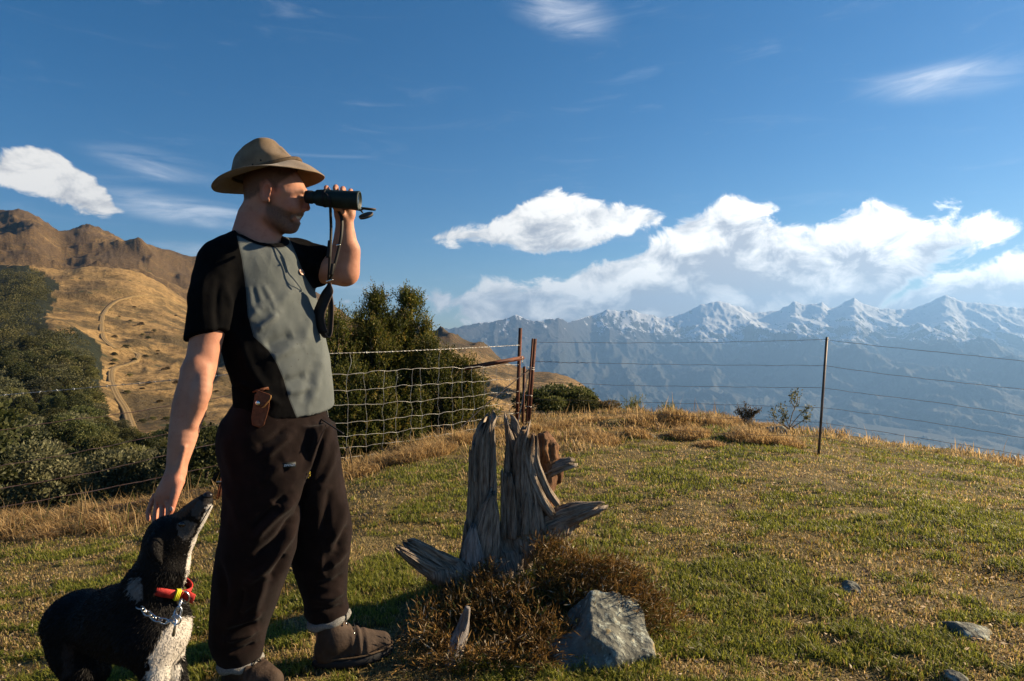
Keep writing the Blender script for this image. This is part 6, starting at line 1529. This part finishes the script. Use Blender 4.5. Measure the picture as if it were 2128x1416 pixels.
def pouch():
    o = empty('leather_pouch', P(541, 890, 2.04), 'small brown leather knife pouch with a press stud on his belt', 'pouch')
    Y = min(surf_y(541, 850), surf_y(541, 880), surf_y(545, 822))-.012
    def box(poly, y0, y1, name, mat, par):
        a = np.array([P(u, v, y0) for u, v in poly]); b = np.array([P(u, v, y1) for u, v in poly]); b[:, 1] = a[:, 1]+(y1-y0); n = len(poly)
        me = bpy.data.meshes.new(name); V = np.vstack([a, b]); fs = [list(range(n)), list(range(2*n-1, n-1, -1))]+[[i, i+n, (i+1) % n+n, (i+1) % n] for i in range(n)]; me.from_pydata(V.tolist(), [], fs); me.update()
        ob = part(name, me, mat, par); bv = ob.modifiers.new('edge', 'BEVEL'); bv.width = .003; bv.segments = 2; return ob
    bd = box([(530, 818), (561, 826), (559, 850), (549, 884), (540, 890), (524, 884), (522, 868)], Y, Y+.045, 'sheath', MATS['brown_leather'], o)
    fl = box([(534, 810), (562, 820), (563, 828), (546, 846), (540, 848), (529, 842)], Y-.006, Y+.004, 'flap', MATS['brown_leather'], o)
    part('flap_edge', mesh_of(tube(spline([P(563, 822, Y-.006), P(561, 830, Y-.007), P(549, 845, Y-.007), P(544, 848, Y-.007)], 14), .0018, 5), 'flap_edge'), MATS['leather_edge'], fl)
    part('belt_loop', new_mesh('belt_loop', *ribbon(spline([P(536, 813, Y), P(545, 808, Y+.015), P(548, 812, Y+.035)], 10), np.array([.018, 0, .004]), .004)), MATS['brown_leather'], o)
    c = P(535.5, 838, Y-.008); s = Solid(c-.014, c+.014, .0018); s.ball(c, (.0082, .004, .0082), 0); part('press_stud', new_mesh('press_stud', *s.mesh()), MATS['polished_metal'], o)
pouch()
# ================================================================== THE DOG
def dog():
    o = empty('dog', P(250, 1450, 1.78), 'black and white farm dog with red collar lifting its muzzle to the man\'s hand', 'dog')
    o.location[2] = float(ground_z(np.array([o.location[0]]), np.array([o.location[1]]))[0])
    b = NB('dog_coat'); c = b.coord('Object'); n = b.noise(c, 160, 4, .7); n2 = b.noise(c, 30, 3)
    col = b.attr('coat', 'Color'); b.set('Base Color', b.mix(b.step(n, .35, .7, 0, .35), col, b.mix(.5, col, (.02, .015, .012)))); b.set('Roughness', .55); b.set('Specular IOR Level', .10); b.bump(n, .004, .7)
    bf = NB('dog_hair'); bf.set('Base Color', bf.attr('coat', 'Color')); bf.set('Roughness', .55); bf.set('Specular IOR Level', .14)
    s = Solid((-1.55, 1.45, -.14), (-.76, 2.15, .98), .0055)
    # trunk: deep chest narrowing to the loin
    s.chain([P(312, 1302, 1.72), P(262, 1300, 1.78), P(212, 1294, 1.85), P(172, 1284, 1.92)], [.100, .095, .083, .080], 0)
    s.ball(P(330, 1318, 1.70), (.070, .080, .085), .03)
    s.ball(P(262, 1268, 1.77), (.085, .085, .065), .03)
    s.ball(P(238, 1262, 1.82), (.07, .06, .060), .03)
    s.chain([P(296, 1268, 1.735), P(316, 1222, 1.72), P(338, 1180, 1.715), P(346, 1140, 1.715)], [.092, .076, .067, .060], .03)
    # head: skull, stop, muzzle pointing up to the right
    s.ball(P(342, 1118, 1.715), (.050, .050, .054), .02)
    s.ball(P(352, 1102, 1.715), (.040, .044, .036), .02)
    s.chain([P(362, 1108, 1.713), P(385, 1087, 1.708), P(408, 1062, 1.702), P(424, 1044, 1.698)], [.046, .039, .031, .0225], .015)
    s.chain([P(358, 1128, 1.713), P(388, 1110, 1.708), P(414, 1076, 1.702), P(430, 1052, 1.698)], [.036, .026, .0195, .0145], .012)
    s.ball(P(366, 1120, 1.713), (.048, .044, .050), .02)
    s.ball(P(428, 1037, 1.698), (.0165, .0155, .0145), .008)
    for sg in (-1, 1):
        s.ball(P(374, 1086, 1.715+sg*.030), (.014, .010, .011), .010)
        # ears laid back
        A = np.array([[.55, 0, .83], [0, 1, 0], [-.83, 0, .55]])
        s.chain([P(332, 1108, 1.715+sg*.044), P(321, 1128, 1.715+sg*.060), P(322, 1150, 1.715+sg*.070), P(336, 1172, 1.715+sg*.072)], [.018, .019, .015, .005], .004)
    s.chain([P(320, 1140, 1.745), P(304, 1157, 1.75), P(289, 1160, 1.752)], [.020, .013, .004], .005)
    # lips: a shallow line along the mouth
    s.chain([P(432, 1052, 1.682), P(418, 1080, 1.679), P(402, 1102, 1.676)], [.0022, .0022, .0018], .002) if False else None
    # legs with elbow, wrist, stifle and hock
    def gz(x, y): return float(ground_z(np.array([x]), np.array([y]))[0])
    for (u, Y, dx) in ((318, 1.665, 0), (352, 1.755, .02)):
        e = P(u, 1375, Y); g = gz(e[0]+.01, Y)
        s.chain([P(u-14, 1330, Y+.01), e, np.array([e[0]+.012+dx, Y-.005, .5*e[2]+.5*g+.02]), np.array([e[0]+.012+dx, Y-.005, g+.055])], [.060, .040, .027, .021], .025)
        s.chain([np.array([e[0]+.012+dx, Y-.005, g+.06]), np.array([e[0]+.020+dx, Y-.012, g+.022]), np.array([e[0]+.055+dx, Y-.025, g+.016])], [.021, .024, .018], .015)
    for (u, Y) in ((150, 1.88), (168, 1.97)):
        h = P(u, 1296, Y); g = gz(h[0], Y)
        kn = h+np.array([.055, -.03, -.135]); hk = np.array([h[0]-.035, Y+.02, g+.125])
        s.chain([h, h*.5+kn*.5+np.array([-.01, 0, 0]), kn], [.078, .066, .046], .03); s.chain([kn, kn*.5+hk*.5, hk], [.044, .031, .022], .02); s.chain([hk, np.array([hk[0]+.004, hk[1]-.005, g+.04]), np.array([hk[0]+.012, hk[1]-.012, g+.02]), np.array([hk[0]+.055, hk[1]-.03, g+.016])], [.021, .019, .022, .017], .015)
    # tail, held low
    t0 = P(134, 1262, 1.97); s.chain([t0, t0+np.array([-.06, .05, -.08]), t0+np.array([-.06, .07, -.20]), t0+np.array([-.03, .07, -.27])], [.026, .024, .022, .008], .02)
    V, F = s.mesh(); V = relax(V, F, 1, .4)
    N = vnormals(V, F)
    V = V+N*(.006*(fbm3(V[:, 0]*16, V[:, 1]*16, V[:, 2]*16, 3, 6)-.5))[:, None]
    def coat(Q, jit=0):
        px, py = to_px(Q); n = len(Q); px = px+jit*np.random.default_rng(1).normal(size=n); py = py+jit*np.random.default_rng(3).normal(size=n); w = (fbm3(Q[:, 0]*24, Q[:, 1]*24, Q[:, 2]*24, 3, 12)-.5)*22; px = px+w; py = py+w*.6
        C = np.tile(np.array([.0042, .0037, .0037]), (n, 1))
        def lay(poly, col, m=None):
            k = in_poly(px, py, poly)
            if m is not None: k &= m
            C[k] = col
        lay([(436,1052),(450,1040),(455,1060),(430,1110),(414,1155),(407,1200),(400,1235),(384,1230),(389,1190),(397,1150),(408,1112),(422,1080)], (.55, .51, .46))
        lay([(412,1080),(398,1070),(410,1052),(426,1040),(438,1048),(428,1062)], (.060, .052, .048))
        lay([(368,1092),(392,1082),(408,1090),(398,1116),(380,1124),(366,1112)], (.085, .078, .074))
        lay([(352,1074),(395,1046),(420,1026),(428,1036),(404,1060),(378,1080)], (.085, .038, .020))
        lay([(398,1280),(402,1345),(355,1384),(308,1412),(312,1372),(326,1340),(344,1308),(366,1284)], (.50, .46, .41))
        lay([(276,1206),(292,1198),(300,1225),(292,1252),(276,1242),(266,1226)], (.20, .19, .185), Q[:, 1] < 1.78)
        lay([(300,1395),(375,1380),(380,1600),(300,1600)], (.55, .52, .47), Q[:, 0] > P(322, 1400, 1.68)[0])
        lay([(132,1338),(158,1340),(148,1400),(126,1420)], (.035, .026, .022))
        C[(py > 1020) & (np.hypot(px-430, (py-1032)*1.1) < 15) & (Q[:, 0] > -.86)] = (.010, .009, .009)
        return C
    me = new_mesh('body', V, F); cattr(me, 'coat', coat(V)); body = part('body', me, b.m, o)
    # coat hair lying back along the body
    r = np.random.default_rng(2); tri = r.integers(0, len(F), 120000); uv = r.random((120000, 2)); Q = V[F[tri, 0]]*((1-uv[:, :1])*(1-uv[:, 1:]))+V[F[tri, 1]]*(uv[:, :1]*(1-uv[:, 1:]))+V[F[tri, 2]]*(uv[:, :1]*uv[:, 1:])+V[F[tri, 3]]*((1-uv[:, :1])*uv[:, 1:])
    Nn = N[F[tri, 0]]; px, py = to_px(Q); head = (py < 1180)
    flow = np.where(head[:, None], np.array([-.62, .05, -.78]), np.array([-.55, .35, -.75])); flow = flow-Nn*np.sum(flow*Nn, 1)[:, None]; flow /= np.linalg.norm(flow, axis=1)[:, None]+1e-6
    ch0 = coat(Q); L = np.where(head, .0060, .0125)*(.6+.8*r.random(len(Q))); muz = (px > 395) & (py < 1090); L = np.where(muz, .004, L); ruff = (py > 1190) & (py < 1400) & (px > 250); L = np.where(ruff & (ch0.max(1) > .2), L*.62, L)
    Vh, Fh = leaf_quads(Q-Nn*.001, flow+Nn*.20+r.normal(size=Q.shape)*.12, L, .0013, -.10)
    mh = new_mesh('coat_hair', Vh, Fh, smooth=False); ch = coat(Q, 3.5); dk = ch.max(1) < .03; ch = np.where(dk[:, None], ch*(1.0+2.6*r.random((len(Q), 1))**2), ch*(.72+.45*r.random((len(Q), 1)))); cattr(mh, 'coat', np.repeat(np.clip(ch, 0, .8), 4, axis=0)); hh = part('coat_hair', mh, bf.m, o); hh['kind'] = 'stuff'
    # eye, nose leather, mouth line
    be = NB('dog_eye'); be.set('Base Color', (.020, .010, .005)); be.set('Roughness', .08); be.set('Specular IOR Level', .6)
    e = P(378, 1090, 1.6715); q = Solid(e-.02, e+.02, .0022); q.ball(e, (.0095, .0070, .0080), 0); part('eye', new_mesh('eye', *q.mesh()), be.m, o)
    bn = NB('dog_nose'); bn.set('Base Color', (.012, .010, .010)); bn.set('Roughness', .32)
    e = P(432, 1030, 1.697); q = Solid(e-.03, e+.03, .0024); q.ball(e, (.0125, .0130, .0105), 0); q.ball(P(433, 1030, 1.684), (.0035, .005, .004), .002, 'cut'); q.ball(P(437, 1027, 1.701), (.004, .004, .004), .002, 'cut'); part('nose', new_mesh('nose', *q.mesh()), bn.m, o)
    part('mouth', mesh_of(tube(spline([P(438, 1052, 1.690), P(426, 1072, 1.681), P(414, 1092, 1.678), P(405, 1102, 1.679)], 16)+np.array([0, .0012, 0]), .0014, 5), 'mouth'), bn.m, o)
    # ---- collar: red webbing, yellow tape, ring, and the slip chain
    br = NB('red_webbing'); c = br.coord('Object'); br.set('Base Color', br.ramp(br.noise(c, 60, 4), [(.3, (.30, .018, .016)), (.7, (.56, .045, .035))])); br.set('Roughness', .6); br.bump(br.noise(c, 400, 2), .0015, .8)
    by = NB('yellow_tape'); by.set('Base Color', (.62, .60, .03)); by.set('Roughness', .5)
    bc = NB('steel_chain'); bc.set('Base Color', (.55, .56, .58)); bc.set('Metallic', 1.0); bc.set('Roughness', .32)
    k = empty('dog_collar', P(335, 1225, 1.70), 'red webbing collar with yellow tape round the dog\'s neck', 'collar')
    th = np.linspace(0, 2*math.pi, 64); c0 = P(340, 1211, 1.722); ax = np.array([.0665, 0, -.028]); ay = np.array([0, .070, -.012])
    C = c0+np.cos(th)[:, None]*ax+np.sin(th)[:, None]*ay; up = np.array([.36, .0, .93]); S = np.tile(up*.0115, (64, 1))
    band = part('band', new_mesh('band', *ribbon(C, S, .004)), br.m, k)
    def around(a): return c0+math.cos(a)*ax*1.03+math.sin(a)*ay*1.03
    for a in (-.62, -.56, -.50): part('tape', new_mesh('tape', *ribbon(np.array([around(a-.018), around(a), around(a+.018)]), up*.0155, .010)), by.m, k)
    tail = spline([around(-.22), around(-.06)+np.array([.010, -.012, -.004]), around(.02)+np.array([.022, -.014, -.012])], 10); part('strap_end', new_mesh('strap_end', *ribbon(tail, up*.0125, .005)), br.m, k)
    rc = around(-.20)+np.array([.0, -.006, -.006]); part('ring', mesh_of(tube(np.array([rc+np.array([.014*math.cos(t), -.004*math.sin(t), .018*math.sin(t)]) for t in np.linspace(0, 6.283, 24)]), .0024, 6, False), 'ring'), bc.m, k)
    ch = empty('slip_chain', P(330, 1285, 1.62), 'steel slip chain with a toggle hanging on the dog\'s chest', 'chain')
    path = spline([P(272, 1222, 1.690), P(277, 1240, 1.672), P(288, 1258, 1.652), P(314, 1280, 1.618), P(340, 1291, 1.602), P(364, 1284, 1.606), P(372, 1262, 1.618), P(378, 1242, 1.632)], 200)
    # rest the chain on the coat
    for i in range(len(path)):
        pass
    Ls = np.concatenate([[0], np.cumsum(np.linalg.norm(np.diff(path, axis=0), axis=1))]); step = .0205; T, A, B = frames(path)
    for q, d in enumerate(np.arange(step*.5, Ls[-1], step)):
        i = int(np.searchsorted(Ls, d)); cc = path[min(i, 199)]; t = T[min(i, 199)]; n = A[min(i, 199)] if q % 2 else B[min(i, 199)]
        ring = np.array([cc+t*.0145*math.cos(a)+n*.0078*math.sin(a) for a in np.linspace(0, 6.283, 17)])
        part('link', mesh_of(tube(ring, .0019, 5, False), 'link'), bc.m, ch)
    e = P(366, 1288, 1.600); part('toggle', mesh_of(tube(np.array([e, P(363, 1305, 1.600), P(360, 1322, 1.602)]), [.0028, .0034, .0040], 8), 'toggle'), bc.m, ch)
    part('ring', mesh_of(tube(np.array([e+np.array([.012*math.cos(t), 0, .012*math.sin(t)]) for t in np.linspace(0, 6.283, 22)]), .0022, 6, False), 'ring'), bc.m, ch)
    part('ring', mesh_of(tube(np.array([P(372, 1272, 1.606)+np.array([.007*math.cos(t), 0, .014*math.sin(t)]) for t in np.linspace(0, 6.283, 22)]), .0022, 6, False), 'ring'), bc.m, ch)
dog()
